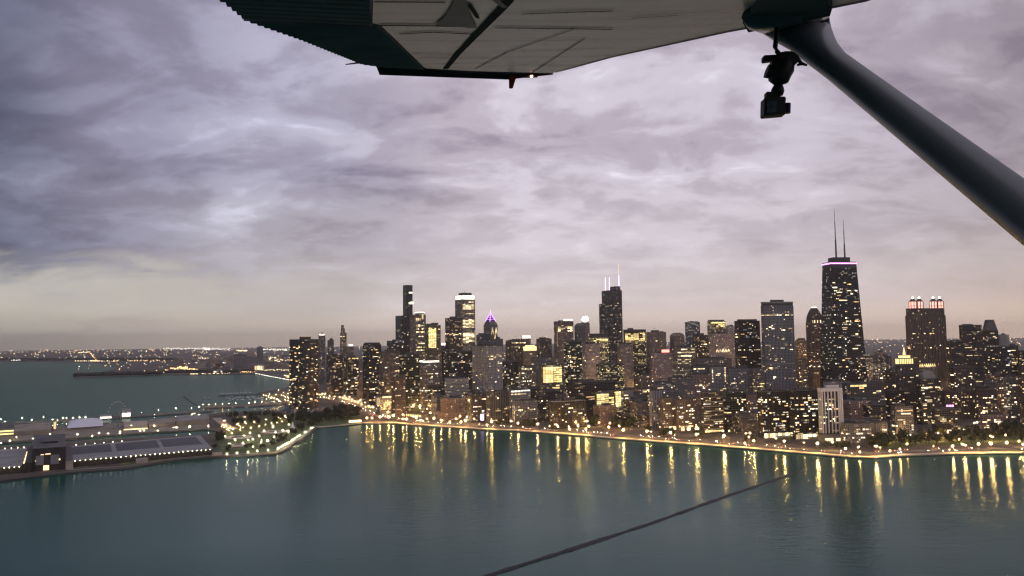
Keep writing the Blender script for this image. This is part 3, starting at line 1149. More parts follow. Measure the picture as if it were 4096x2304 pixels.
# gold-crowned stepped art-deco tower
t = Tower('office_tower', 'tower', 'stepped old stone tower with a golden lit crown and white spire', 3574, 3590, 3652, 1456, 1700, 'brown_apt', nw=8, rot=15, Lit=.02, Rows=0., Wall=(0.161, 0.146, 0.136), FracU=.4, FracV=.8)
t.block()
t.block('crown', t.rect(.92, .92), t.h + .03, t.z(1436), mat=M['band_yel'])
for u in range(-4, 5):
    t.box('pier', u * .112 - .018, u * .112 + .018, -.5, -.47, t.h + .04, t.z(1434), pier_m)
t.block('crown_cap', t.rect(.95, .95), t.z(1436) + .03, t.z(1432), mat=M['conc'])
t.block('upper_crown', t.rect(.6, .6), t.z(1432) + .03, t.z(1423), mat=M['band_yel'])
t.block('crown_cap', t.rect(.65, .65), t.z(1423) + .03, t.z(1420), mat=M['conc'])
bm = bmesh.new()
add_tube(bm, [(0, 0, t.z(1420) + .03), (0, 0, t.z(1388))], [3.2, .5], 8)
obj('spire', bm, M['win_cream'], t.root)
t.windows()

# grey-gridded tower, pale cap
t = Tower('skyscraper', 'skyscraper', 'broad grey gridded tower with a pale cap beside the black tapering tower', 3048, 3060, 3177, 1222, 1800, 'grey', nw=45, rot=8, Lit=.05, Rows=.05, CellU=3.4, CellV=3.5, FracU=.62, FracV=.62, Wall=(0.273, 0.271, 0.278))
t.block()
t.windows()
t.block('dark_storey', t.rect(.985, .985), t.h + .02, t.z(1213), mat=M['steel'])
t.block('cap', t.rect(1.01, 1.01), t.z(1213) + .03, t.z(1207), mat=M['conc'], roof='roof_light')
t.block('roof_plant', t.rect(.42, .5), t.z(1207) + .03, t.z(1199), mat=M['plant'])
t.block('belt_course', t.rect(1.012, 1.03), t.z(1459), t.z(1453), mat=M['conc'])

# brown tower with a domed top
t = Tower('skyscraper', 'skyscraper', 'brown tower with a rounded dome top and a lit tip', 3226, 3246, 3294, 1290, 1900, 'brown_apt', nw=26, rot=10, Lit=.07, Wall=(0.197, 0.156, 0.131))
t.block()
t.windows()
zt = t.z(1231)
prevz, prevs = t.h + .03, 1.0
for f, sc_ in ((.35, .93), (.6, .78), (.82, .58), (1.0, .34)):
    z = t.h + (zt - t.h) * f
    t.block('dome', t.rect(prevs, prevs), prevz, z, mat=facade('brown_apt', 7.1, Lit=.03, Wall=(0.153, 0.122, 0.107)), top_scale=sc_ / prevs)
    prevz, prevs = z + .03, sc_
t.block('lit_tip', t.rect(.30, .30), prevz, zt + 2.2, mat=M['band_white'])
for u in (-.36, -.2, .05, .3):
    t.box('lit_arch', u - .03, u + .03, -.52, -.47, t.h - 1, t.h + 5.5, 'win_cream')

# white-ribbed lakefront tower
t = Tower('apartment_tower', 'tower', 'dark tower with tall white vertical ribs and a pale top at the lakefront', 3262, 3278, 3359, 1567, 1275, 'dark_apt', nw=26, rot=10, Lit=.05, Rows=.03)
t.block()
t.windows(z0=12)
t.block('top_storey', t.rect(1.03, 1.03), t.h + .03, t.z(1553), mat=M['white'], roof='roof_light')
t.block('roof_plant', t.rect(.62, .5, .10, 0), t.z(1553) + .03, t.z(1542), mat=M['white'], roof='roof_light')
for u in (-.5, -.38, -.22, -.05, .12, .30, .385, .47):
    w_ = .9 if u < .3 else 1.2
    t.box('rib', u - w_ / t.w, u + w_ / t.w, -.5 - 1.2 / t.d, -.5, 14, t.h, 'white')
for v in (-.3, .0, .3):
    t.box('rib', -.5 - 1.0 / t.w, -.5, v - .8 / t.d, v + .8 / t.d, 14, t.h, 'white')
t.block('podium', t.rect(1.12, 1.15), 0, 12, mat=M['conc'])
t.box('lit_lobby', -.44, -.05, -.61, -.575, 1, 6, 'band_warm')
t.box('lit_lobby', .10, .50, -.61, -.575, 1, 5.5, 'band_warm')

# tower with the blazing ball
t = Tower('office_tower', 'tower', 'slender tower topped by a blazing white light, left of the stepped dark tower', 2325, 2336, 2359, 1291, 2600, 'brown_apt', nw=4, Lit=.14)
t.block()
t.windows()
bm = bmesh.new()
bmesh.ops.create_icosphere(bm, subdivisions=3, radius=10.0, matrix=Matrix.Translation((0, 0, t.h + 12)))
obj('roof_light', bm, M['beacon'], t.root, True)
t.block('collar', t.rect(.8, .8), t.h + .02, t.h + 3.5, mat=M['conc'])

# dark arched tower, left
t = Tower('apartment_tower', 'tower', 'dark apartment tower with rounded shoulders between the grove and the glass tower', 1452, 1476, 1524, 1381, 2130, 'black', nw=34, Lit=.07)
t.block()
t.windows()
t.block('rounded_shoulder', t.rect(1, 1), t.h + .03, t.z(1374), mat=t.mat, top_scale=.92)
t.block('rounded_shoulder', t.rect(.92, .92), t.z(1374) + .03, t.z(1370), mat=t.mat, top_scale=.86)

# crown tower with upright lit fins
t = Tower('office_tower', 'tower', 'stone tower with a white lit corner crown and glowing upper fins', 1640, 1662, 1703, 1258, 2200, 'office', nw=10, Lit=.10, Rows=.2, CellU=4.0, FracU=.45, FracV=.75, LitColor=WARM)
t.block()
t.windows()
t.block('crown', t.rect(.58, .6, .2, .0), t.h + .03, t.z(1251), mat=M['conc'])
t.block('lit_crown', t.rect(.62, .64, .2, .0), t.z(1251) + .03, t.z(1247.5), mat=M['band_white'])
t.box('lit_window', .12, .30, -.51, -.5, t.z(1277), t.z(1256), 'win_cream')
for u in (-.42, -.32, -.22, -.12, -.02):
    t.box('lit_fin', u - .018, u + .018, -.51, -.5, t.z(1282), t.z(1272), 'win_cream')
    t.box('lit_fin', u + .04 - .018, u + .04 + .018, -.51, -.5, t.z(1306), t.z(1298), 'win_cream')
for ya in (1316, 1328, 1346, 1374, 1389, 1401):
    t.grid_band('F', -.42, .38, ya - 2, ya + 2, 'win_cream', 1, 6, fill=.8, keep=.75)

# ---- everything else: label, plan and roof as seen, distance ----------------------------------------------
EXTRA = {}
ROWS = [
    # name, label, x0, xs, x1, ytop, Y, style, options
    ('apartment_tower', 'slim pale-topped tower directly behind the black curved tower', 1274, 1283, 1302, 1341, 3200, 'darkgrey', dict(nw=5, x='whitetop')),
    ('apartment_tower', 'thin hazy tower second behind the black curved tower, dim flat top', 1310, 1318, 1336, 1360, 3000, 'darkgrey', dict(nw=5)),
    ('apartment_block', 'wide dark block under the hazy thin towers beside the bridge lights', 1306, 1330, 1372, 1421, 2450, 'dark_apt', dict(nw=12)),
    ('office_tower', 'narrow stepped tower like a pointed spire with warm lit flanks', 1361, 1368, 1386, 1330, 3000, 'brown_apt', dict(nw=12, x='spire', Lit=.22)),
    ('apartment_tower', 'low tower with a bright white roof sign right of the pointed spire', 1386, 1394, 1414, 1386, 2950, 'brown_apt', dict(nw=6, x='roofsign', Lit=.18)),
    ('apartment_tower', 'dark tower with a yellowish lit top storey beyond the bridge lights', 1374, 1392, 1436, 1429, 2500, 'dark_apt', dict(nw=22, x='warmtop', Lit=.12)),
    ('apartment_tower', 'thin light grey strip of a tower left of the rounded-shoulder tower', 1436, 1440, 1451, 1443, 2480, 'light', dict(nw=2, Wall=(0.383, 0.342, 0.312))),
    ('office_block', 'dark square-shouldered block at the foot of the tallest slim glass tower', 1547, 1566, 1624, 1363, 2420, 'glass_blue', dict(nw=10)),
    ('office_tower', 'squarish tower with one bright golden lit face', 1703, 1710, 1763, 1300, 2150, 'office_yel', dict(nw=6, x='goldface', Lit=.10, Rows=.1)),
    ('apartment_tower', 'dark tower speckled with lit rooms left of the white-crowned tower', 1781, 1797, 1850, 1272, 2300, 'dark_apt', dict(nw=38, Lit=.10)),
    ('apartment_tower', 'grey-brown tower full of lit rooms beside the rounded-shoulder tower', 1516, 1534, 1600, 1408, 1950, 'brown_apt', dict(nw=40, Lit=.13, Wall=(0.136, 0.121, 0.112))),
    ('apartment_tower', 'dark greenish glass tower in front of the slim glass tower', 1597, 1616, 1678, 1419, 1800, 'glass_green', dict(nw=20)),
    ('apartment_tower', 'tower with a bright white strip along its roof edge', 1676, 1692, 1757, 1450, 1850, 'darkgrey', dict(nw=34, x='topstrip', Lit=.10)),
    ('apartment_tower', 'dark brown tower at the shore in front of the greenish glass tower', 1566, 1580, 1622, 1510, 1745, 'brown_apt', dict(nw=14, Wall=(0.094, 0.076, 0.078))),
    ('apartment_block', 'dark lower block left of the pale concrete slab at the drive', 1710, 1728, 1778, 1546, 1770, 'dark_apt', dict(nw=18)),
    ('office_block', 'low building with a glowing glass stair and a lit roof line by the drive', 1503, 1520, 1566, 1585, 1830, 'office', dict(nw=6, x='stair')),
    ('office_tower', 'small flat tower with a lit roof corner behind the golden-faced tower', 1758, 1764, 1790, 1383, 2350, 'darkgrey', dict(nw=4, x='roofsign')),
    ('apartment_tower', 'broad black tower at the foot of the white-crowned tower', 1769, 1795, 1892, 1406, 2000, 'black', dict(nw=34, Lit=.09, Rows=.15)),
    ('apartment_block', 'pale concrete slab with rows of balconies standing over the drive', 1777, 1784, 1873, 1517, 1780, 'light', dict(nw=22, rot=10, x='slab', CellU=3.0)),
    ('office_block', 'flat dark block with violet tinge under the pointed tower', 1905, 1921, 1962, 1339, 2500, 'darkgrey', dict(nw=8, Wall=(0.120, 0.110, 0.136))),
    ('office_block', 'hazy flat block right of the pointed tower', 1972, 1984, 2012, 1355, 2560, 'darkgrey', dict(nw=4)),
    ('apartment_tower', 'big plain grey tower standing before the pointed violet-topped tower', 1889, 1950, 2008, 1384, 1750, 'grey', dict(nw=48, Lit=.08, FracU=.42)),
    ('apartment_tower', 'tall dark brown apartment house with small windows over the lilac sign', 1866, 1884, 1945, 1580, 1640, 'brown_apt', dict(nw=20, Wall=(0.118, 0.098, 0.092))),
    ('apartment_tower', 'dark striped lakefront block in front of the big plain grey tower', 1943, 1958, 2034, 1570, 1600, 'dark_apt', dict(nw=12, FracU=.4, FracV=.9, Wall=(0.126, 0.121, 0.122))),
    ('office_block', 'wide flat dark building with one lit row under its roof', 2023, 2044, 2104, 1361, 2400, 'brown_apt', dict(nw=10, x='toprow', Wall=(0.086, 0.073, 0.070))),
    ('office_tower', 'tower with a white glowing sign box on its roof', 2084, 2092, 2122, 1354, 2520, 'brown_apt', dict(nw=4, x='signbox')),
    ('office_tower', 'tower with a blazing gold crown in the middle distance', 2093, 2100, 2146, 1403, 2200, 'brown_apt', dict(nw=8, x='goldcrown')),
    ('office_block', 'plain dark brown tower with a tiny lit roof tip', 2146, 2158, 2206, 1355, 2500, 'brown_apt', dict(nw=8, x='tip', Wall=(0.140, 0.115, 0.104))),
    ('apartment_tower', 'dark narrow tower right of the big plain grey tower', 2003, 2016, 2074, 1448, 1900, 'black', dict(nw=24, Lit=.10)),
    ('office_block', 'office block with white lit floors and a lit roof edge', 2073, 2084, 2127, 1466, 1880, 'office', dict(nw=18, x='toprow')),
    ('office_block', 'wide grey block behind the yellow lit office floors', 2123, 2142, 2237, 1432, 1950, 'darkgrey', dict(nw=14, Lit=.05)),
    ('office_tower', 'office block with big blazing yellow floors facing the lake', 2158, 2166, 2252, 1462, 1800, 'office_yel', dict(nw=0, x='yellowgrid', Lit=.12, Rows=.2)),
    ('office_block', 'low block with a long white lit roof line near the shore', 2030, 2040, 2118, 1563, 1650, 'grey', dict(nw=14, x='roofline')),
    ('apartment_block', 'grey front block with a slanting roof at the lakeside drive', 2046, 2056, 2144, 1606, 1575, 'grey', dict(nw=20, Wall=(0.223, 0.223, 0.233))),
    ('apartment_tower', 'narrow dark block between the grey front block and the yellow floors', 2137, 2148, 2192, 1583, 1640, 'dark_apt', dict(nw=10)),
    ('office_tower', 'square tower with a white roof sign and a band of lit floors', 2217, 2230, 2294, 1285, 2400, 'pink', dict(nw=8, x='whitesign', Wall=(0.189, 0.159, 0.154))),
    ('office_tower', 'dark round-topped tower beside the blazing white light', 2298, 2308, 2342, 1305, 2450, 'darkgrey', dict(nw=4, x='round')),
    ('office_block', 'tower with a black flat cap and warm lit rows left of the stepped dark tower', 2357, 2372, 2434, 1335, 2300, 'office_yel', dict(nw=6, x='blackcap', Lit=.30, Wall=(0.244, 0.203, 0.157))),
    ('office_block', 'square black-capped tower with yellow lit rows right of the stepped dark tower', 2494, 2500, 2584, 1319, 2300, 'office_yel', dict(nw=6, x='blackcap2', Lit=.14, Wall=(0.080, 0.071, 0.065))),
    ('apartment_tower', 'dark green glass tower with bright scattered rooms in the centre', 2255, 2270, 2327, 1368, 1900, 'glass_green', dict(nw=46, Lit=.14, wins=('win_yel', 'win_cream'))),
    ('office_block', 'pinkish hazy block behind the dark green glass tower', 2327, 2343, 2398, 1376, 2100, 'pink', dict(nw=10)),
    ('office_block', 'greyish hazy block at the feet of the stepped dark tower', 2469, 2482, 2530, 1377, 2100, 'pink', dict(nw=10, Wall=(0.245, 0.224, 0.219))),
    ('office_block', 'dark flat-topped block behind the yellow row windows', 2532, 2546, 2594, 1464, 1900, 'dark_apt', dict(nw=8)),
    ('office_block', 'wide office block with rows of yellow windows in the centre', 2382, 2396, 2493, 1459, 1850, 'office_yel', dict(nw=8, Lit=.30, Rows=.5, Wall=(0.097, 0.088, 0.081))),
    ('office_block', 'pale block under a glowing red roof sign', 2604, 2616, 2694, 1413, 2100, 'pink', dict(nw=10, x='redsign', Wall=(0.403, 0.322, 0.312))),
    ('hospital', 'wide dark curved hospital block with one lit storey', 2268, 2290, 2456, 1530, 1650, 'dark_apt', dict(nw=10, x='curvedline', Lit=.03)),
    ('office_block', 'low black block with a pale roof edge at the drive', 2191, 2210, 2338, 1609, 1500, 'black', dict(nw=10, x='paleroof', Lit=.03)),
    ('office_block', 'low building with bright yellow floors behind lakefront trees', 2374, 2380, 2452, 1572, 1580, 'office_yel', dict(nw=0, x='yellowlow', Lit=.2)),
    ('office_block', 'small bright yellow block right of the low building with yellow floors', 2453, 2456, 2484, 1563, 1620, 'office_yel', dict(nw=0, x='yellowsmall', Lit=.2)),
    ('apartment_block', 'plain grey block right of the small bright yellow block', 2480, 2490, 2526, 1562, 1600, 'grey', dict(nw=6)),
    ('office_block', 'low dark roofed block between plain grey block and lit tower', 2522, 2530, 2562, 1575, 1610, 'darkgrey', dict(nw=4)),
    ('apartment_tower', 'tower with warm lit spots over the orange lit trees', 2549, 2560, 2594, 1502, 1630, 'brown_apt', dict(nw=22, Lit=.10)),
    ('apartment_tower', 'light grey tower with upright stripes at the lakeside', 2592, 2600, 2640, 1564, 1480, 'grey', dict(nw=6, FracU=.35, FracV=1.0, Wall=(0.374, 0.369, 0.379))),
    ('office_block', 'hazy dark block right of the square black-capped tower', 2586, 2600, 2664, 1328, 2500, 'brown_apt', dict(nw=12)),
    ('office_block', 'dark round-topped hazy block under the bluish glass tower', 2680, 2698, 2738, 1343, 2520, 'brown_apt', dict(nw=8, x='round')),
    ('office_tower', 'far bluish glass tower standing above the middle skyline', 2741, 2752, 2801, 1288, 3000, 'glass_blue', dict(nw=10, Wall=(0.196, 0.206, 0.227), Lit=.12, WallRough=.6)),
    ('office_tower', 'tower with a yellow glowing crown in the right middle skyline', 2830, 2842, 2903, 1285, 2700, 'office_yel', dict(nw=8, x='yelcrown', Lit=.16)),
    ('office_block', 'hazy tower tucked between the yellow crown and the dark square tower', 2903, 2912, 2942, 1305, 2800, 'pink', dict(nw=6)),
    ('apartment_tower', 'dark square tower left of the broad grey gridded tower', 2940, 2958, 3040, 1283, 2000, 'black', dict(nw=34, rot=12, x='cap', Lit=.05, Wall=(0.048, 0.041, 0.041))),
    ('office_block', 'dark block with lit rooms under the bluish glass tower', 2771, 2786, 2845, 1340, 2300, 'dark_apt', dict(nw=16, Lit=.12)),
    ('office_block', 'pinkish block with a row of uplit arches on its roof', 2835, 2852, 2932, 1334, 2200, 'pink', dict(nw=10, x='uplit')),
    ('office_block', 'low office block with long white lit rows behind the red sign', 2691, 2706, 2780, 1391, 2100, 'office', dict(nw=14, x='rows')),
    ('office_block', 'wide dark flat-roofed hall in the right middle', 2761, 2780, 2924, 1437, 1900, 'darkgrey', dict(nw=6, Lit=.02)),
    ('office_block', 'pale-roofed low block with a bluish lit storey', 2752, 2768, 2836, 1466, 1800, 'darkgrey', dict(nw=8, x='toprow')),
    ('apartment_tower', 'grey block with columns of lit windows at both edges', 2835, 2842, 2902, 1468, 1800, 'grey', dict(nw=8, x='sidecols')),
    ('apartment_tower', 'broad grey grid block in front of the dark square tower', 2900, 2914, 3003, 1475, 1750, 'grey', dict(nw=22, Wall=(0.222, 0.217, 0.232))),
    ('apartment_block', 'dark block with large yellow windows left of the grey gridded tower', 3002, 3010, 3052, 1476, 1750, 'brown_apt', dict(nw=24, wins=('win_yel',), Lit=.14)),
    ('apartment_block', 'brownish block with warm balconies behind the lakefront row', 2746, 2760, 2836, 1498, 1700, 'brick', dict(nw=24, Lit=.12)),
    ('apartment_tower', 'plain grey tower behind the brown arched apartment houses', 2668, 2682, 2768, 1513, 1620, 'grey', dict(nw=16, Wall=(0.202, 0.197, 0.197))),
    ('apartment_block', 'dark grey block behind the upright-striped tower', 2600, 2612, 2690, 1532, 1580, 'darkgrey', dict(nw=10)),
    ('apartment_house', 'brown lakefront apartment house with one lit arched door', 2628, 2640, 2702, 1596, 1440, 'brick', dict(nw=20, x='arch1', Wall=(0.155, 0.126, 0.114))),
    ('apartment_house', 'brown lakefront apartment house with three lit arched doors', 2697, 2706, 2782, 1600, 1430, 'brick', dict(nw=22, x='arch3', Wall=(0.177, 0.141, 0.126))),
    ('apartment_tower', 'dark lakefront tower with pale curved floor bands', 2796, 2806, 2885, 1573, 1400, 'dark_apt', dict(nw=26, x='bands')),
    ('apartment_tower', 'dark green lakefront glass tower with a curved front', 2886, 2898, 2976, 1570, 1420, 'glass_green', dict(nw=18, x='bands2')),
    ('apartment_house', 'brownish narrow house right of the curved green glass tower', 2974, 2984, 3028, 1581, 1430, 'brown_apt', dict(nw=12)),
    ('apartment_tower', 'black square lakefront tower over a lit glass lobby', 3022, 3044, 3150, 1568, 1330, 'black', dict(nw=40, rot=12, x='lobby', Lit=.05)),
    ('apartment_tower', 'second black lakefront tower, touching the white-ribbed tower', 3148, 3168, 3266, 1564, 1310, 'black', dict(nw=40, rot=12, x='lobby', Lit=.055)),
    ('office_block', 'low warm lit block between gridded tower and domed brown tower', 3177, 3190, 3232, 1361, 2200, 'brown_apt', dict(nw=14, Lit=.20, Wall=(0.186, 0.155, 0.135))),
    ('office_block', 'orange lit lower block at the foot of the domed brown tower', 3178, 3190, 3240, 1440, 1980, 'brown_apt', dict(nw=10, Lit=.24)),
    ('apartment_tower', 'grey broad block behind the white-ribbed tower with four lit top windows', 3359, 3380, 3528, 1536, 1500, 'darkgrey', dict(nw=16, rot=10, x='four', Lit=.03, Wall=(0.125, 0.118, 0.120))),
    ('apartment_block', 'grey domed-roof block showing over the white-ribbed tower', 3287, 3300, 3392, 1528, 1520, 'grey', dict(nw=6, rot=10)),
    ('apartment_house', 'low grey parapet house right of the white-ribbed tower', 3350, 3366, 3482, 1697, 1235, 'grey', dict(nw=20, rot=6, Wall=(0.202, 0.197, 0.197))),
    ('apartment_house', 'low grey house next to the parapet house by the drive', 3478, 3488, 3532, 1692, 1255, 'grey', dict(nw=8, rot=6, Wall=(0.235, 0.230, 0.224))),
    ('apartment_block', 'dark block with a lit parapet line at the right lakefront', 3551, 3566, 3638, 1628, 1300, 'darkgrey', dict(nw=16, rot=8, x='parapetline')),
    ('office_block', 'block with a row of golden uplights below the twin-lantern tower', 3657, 3670, 3742, 1466, 1650, 'brown_apt', dict(nw=8, rot=10, x='golduplight')),
    ('apartment_tower', 'dark tower under a pale dome roof at the right', 3653, 3672, 3752, 1518, 1500, 'dark_apt', dict(nw=20, rot=10, x='dome')),
    ('office_tower', 'dark flat square tower far right of the lantern tower', 3837, 3850, 3928, 1302, 1900, 'dark_apt', dict(nw=20, rot=8)),
    ('office_tower', 'dark tower with a tapering mansard top at far right', 3929, 3944, 3992, 1322, 2100, 'black', dict(nw=14, rot=8, x='mansard')),
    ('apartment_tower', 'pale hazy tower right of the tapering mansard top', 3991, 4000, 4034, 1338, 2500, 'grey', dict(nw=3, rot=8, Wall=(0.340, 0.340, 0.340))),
    ('apartment_block', 'dark lower tower between lantern tower and flat square tower', 3783, 3796, 3845, 1366, 1850, 'dark_apt', dict(nw=12, rot=8)),
    ('apartment_tower', 'bluish dark tower close to the right border under the hazy tower', 3991, 4000, 4038, 1388, 1700, 'glass_blue', dict(nw=14, rot=6)),
    ('apartment_tower', 'dark tower second from the right border', 4030, 4040, 4070, 1384, 1820, 'dark_apt', dict(nw=10, rot=6)),
    ('apartment_tower', 'dark tower cut by the right border of the view', 4064, 4074, 4150, 1404, 1800, 'dark_apt', dict(nw=18, rot=6)),
    ('apartment_tower', 'dark reddish tower with lit rooms below the flat square tower', 3794, 3808, 3892, 1470, 1620, 'brick', dict(nw=28, rot=6, Wall=(0.107, 0.081, 0.078))),
    ('apartment_block', 'reddish block with long rows of lit rooms, right front', 3885, 3900, 3984, 1562, 1560, 'brick', dict(nw=30, rot=6, Rows=.4, Wall=(0.114, 0.087, 0.080))),
    ('apartment_block', 'dark reddish block with a pink roof sign', 3752, 3768, 3900, 1566, 1580, 'brick', dict(nw=26, rot=6, x='pinksign', Wall=(0.100, 0.076, 0.076))),
    ('apartment_block', 'dark front block behind the lakefront trees at the right', 3711, 3726, 3828, 1639, 1340, 'dark_apt', dict(nw=12, rot=6)),
    ('apartment_tower', 'block with white lit storeys near the right border', 4004, 4012, 4066, 1508, 1450, 'office', dict(nw=16, rot=4, Lit=.12)),
    ('apartment_tower', 'narrow dark house left of the white lit storeys', 3977, 3984, 4010, 1533, 1500, 'brick', dict(nw=10, rot=4)),
    ('apartment_tower', 'dark tower in front at the right border', 4064, 4076, 4200, 1466, 1400, 'brown_apt', dict(nw=24, rot=4, Wall=(0.108, 0.088, 0.079))),
    ('apartment_block', 'squat block behind trees under the reddish lit rows', 3896, 3910, 4000, 1660, 1400, 'brick', dict(nw=24, rot=4, Lit=.16)),
    ('apartment_tower', 'dim tower seen between gold-crowned tower and black tapering tower', 3470, 3484, 3540, 1452, 2100, 'office', dict(nw=14, rot=8, Lit=.16)),
    ('apartment_tower', 'lit office block right behind the black tapering tower', 3448, 3456, 3486, 1430, 2300, 'office', dict(nw=12, rot=8)),
    ('apartment_tower', 'dark block left of the gold-crowned stepped tower', 3524, 3536, 3582, 1484, 1800, 'dark_apt', dict(nw=10, rot=8)),
    ('apartment_block', 'dark brown block in front of the gold-crowned stepped tower', 3530, 3548, 3654, 1566, 1560, 'dark_apt', dict(nw=10, rot=8)),
]
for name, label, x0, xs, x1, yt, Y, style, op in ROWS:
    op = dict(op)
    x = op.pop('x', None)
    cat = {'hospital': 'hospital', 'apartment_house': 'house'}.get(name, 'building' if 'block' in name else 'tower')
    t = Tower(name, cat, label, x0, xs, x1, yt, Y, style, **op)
    t.block(roof='roof_light' if x == 'paleroof' else 'roof')
    t.windows()
    if x not in ('round', 'mansard', 'dome', 'cap', 'blackcap', 'blackcap2', 'whitetop', 'spire'):
        t.plant()
    if Y < 2000:
        t.parapet('roof_light' if x in ('paleroof', 'slab', 'roofline') else 'roof')
    hp = F / Y
    if x == 'whitetop':
        t.block('lit_top', t.rect(.7, .7), t.h + .02, t.h + 5, mat=M['band_white'])
        t.block('mast_base', t.rect(.35, .35), t.h + 5.02, t.h + 11, mat=M['plant'])
    elif x == 'spire':
        zz = t.h
        t.block('upper_wall', t.rect(.62, .7, -.12, 0), zz + .02, t.z(1312))
        t.block('upper_wall', t.rect(.40, .5, -.2, 0), t.z(1312) + .02, t.z(1299))
        t.block('lit_top', t.rect(.3, .4, -.2, 0), t.z(1299) + .02, t.z(1298), mat=M['win_cream'])
    elif x == 'roofsign':
        t.box('roof_sign', -.4, .42, -.40, -.36, t.h + 1.6, t.h + 8, 'band_white')
        t.box('sign_frame', -.42, .44, -.355, -.33, t.h + .1, t.h + 8.2, 'steel')
    elif x == 'warmtop':
        t.grid_band('F', -.44, .44, 1432, 1437, 'win_yel', 1, 6, keep=.7)
    elif x == 'goldface':
        t.grid_band('F', -.42, .16, 1312, 1392, 'win_yel', 16, 4, fill=.9, keep=.97)
        t.block('top_storey', t.rect(.6, .9, -.18, 0), t.h + .02, t.z(1295), mat=M['plant'])
    elif x == 'topstrip':
        t.band('F', -.5, .48, 1444, 1450, 'band_white', 'lit_strip')
        t.band('L', -.5, .46, 1442, 1449, 'band_white', 'lit_strip')
    elif x == 'stair':
        t.band('L', -.46, .30, 1592, 1622, 'win_cream', 'glass_stair')
        t.band('F', -.3, .48, 1587, 1593, 'band_warm', 'lit_strip')
        t.grid_band('F', -.2, .46, 1608, 1640, 'win_yel', 4, 5, keep=.6)
    elif x == 'slab':
        for k in range(int(t.h / 3.2) - 2):
            t.box('balcony', -.5, .5, -.5 - 1.1 / t.d, -.5, 8 + k * 3.2, 8.9 + k * 3.2, 'conc')
        t.band('L', -.46, .2, 1601, 1632, 'win_cream', 'glass_stair', .3)
        t.block('podium', t.rect(1.25, 1.3), 0, 7, mat=M['conc'])
    elif x == 'toprow':
        t.grid_band('F', -.46, .46, yt + 8, yt + 13, 'win_cream', 1, 7, keep=.8)
    elif x == 'signbox':
        t.box('roof_sign', -.45, .5, -.45, .1, t.h + .8, t.h + 9, 'band_white')
        t.box('sign_frame', -.47, .52, .11, .3, t.h + .03, t.h + 9.4, 'steel')
    elif x == 'goldcrown':
        t.block('lit_crown', t.rect(.98, .98), t.h + .02, t.z(1386), mat=M['band_yel'])
        t.block('lit_crown', t.rect(.7, .7), t.z(1386) + .02, t.z(1381), mat=M['band_yel'])
    elif x == 'tip':
        bm = bmesh.new()
        add_tube(bm, [(t.w * .2, 0, t.h + 4), (t.w * .2, 0, t.h + 13)], [1.6, .3], 6)
        obj('spire', bm, M['win_cream'], t.root)
    elif x == 'yellowgrid':
        t.grid_band('F', -.46, .02, 1468, 1532, 'win_yel', 4, 4, fill=.93)
        t.grid_band('F', .03, .42, 1468, 1532, 'win_yel', 7, 3, fill=.7)
        t.grid_band('F', -.22, .48, 1540, 1606, 'win_yel', 7, 4, fill=.62, keep=.62)
    elif x == 'roofline':
        t.band('F', -.46, -.02, 1564, 1569, 'band_white', 'lit_strip')
        t.band('F', .02, .48, 1563, 1567, 'band_white', 'lit_strip')
        t.grid_band('F', -.48, .3, 1575, 1581, 'win_cream', 1, 9, keep=.85)
    elif x == 'whitesign':
        t.box('roof_sign', -.1, .45, -.5, -.46, t.h + 1.6, t.h + 6.5, 'band_white')
        t.grid_band('F', -.46, .44, 1306, 1326, 'win_cream', 4, 6, keep=.75)
        t.band('L', -.5, -.42, 1310, 1385, 'win_cream', 'light_line')
    elif x == 'round':
        t.block('rounded_top', t.rect(), t.h + .02, t.h + 6, mat=t.mat, top_scale=.8)
        t.block('rounded_top', t.rect(.8, .8), t.h + 6.02, t.h + 10, mat=t.mat, top_scale=.6)
    elif x == 'blackcap':
        t.block('cap', t.rect(1.01, 1.01), t.z(1352), t.z(1334), mat=M['steel'])
        t.grid_band('F', -.46, .46, 1356, 1366, 'win_yel', 2, 5, fill=.5, keep=.9)
        t.band('F', -.49, -.44, 1408, 1452, 'win_cream', 'light_line')
    elif x == 'blackcap2':
        t.block('cap', t.rect(1.01, 1.01), t.z(1330), t.z(1318), mat=M['steel'])
        t.block('roof_plant', t.rect(.24, .4, -.2, 0), t.z(1318) + .02, t.z(1312), mat=M['plant'])
        t.grid_band('F', -.49, .16, 1334, 1362, 'win_yel', 6, 5, fill=.6, keep=.85)
        t.grid_band('F', .22, .46, 1331, 1370, 'win_yel', 7, 2, fill=.55, keep=.7)
    elif x == 'redsign':
        t.box('roof_sign', -.12, .26, -.5, -.46, t.h + 1.8, t.h + 9, 'band_red')
    elif x == 'curvedline':
        t.band('F', -.1, .5, 1598, 1601, 'win_cream', 'lit_strip')
        t.band('F', -.2, .2, 1590, 1592, 'win_warm', 'lit_strip')
    elif x == 'yellowlow':
        t.grid_band('F', -.47, .2, 1576, 1652, 'win_yel', 9, 3, fill=.66)
        t.grid_band('F', .2, .48, 1590, 1652, 'win_yel', 7, 2, fill=.6, keep=.75)
    elif x == 'yellowsmall':
        t.grid_band('F', -.48, .44, 1566, 1628, 'win_yel', 7, 2, fill=.85)
    elif x == 'yelcrown':
        t.band('F', -.40, .48, 1289, 1293, 'band_yel', 'lit_crown')
        t.grid_band('F', -.1, .46, 1295, 1308, 'win_yel', 2, 4, fill=.8, keep=.8)
        t.block('crown', t.rect(.9, .9), t.h + .02, t.h + 5, mat=M['plant'])
    elif x == 'cap':
        t.block('cap', t.rect(.8, .8), t.h + .02, t.z(1277), mat=M['plant'])
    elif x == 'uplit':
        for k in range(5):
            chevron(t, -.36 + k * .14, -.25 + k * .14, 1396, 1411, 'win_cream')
    elif x == 'rows':
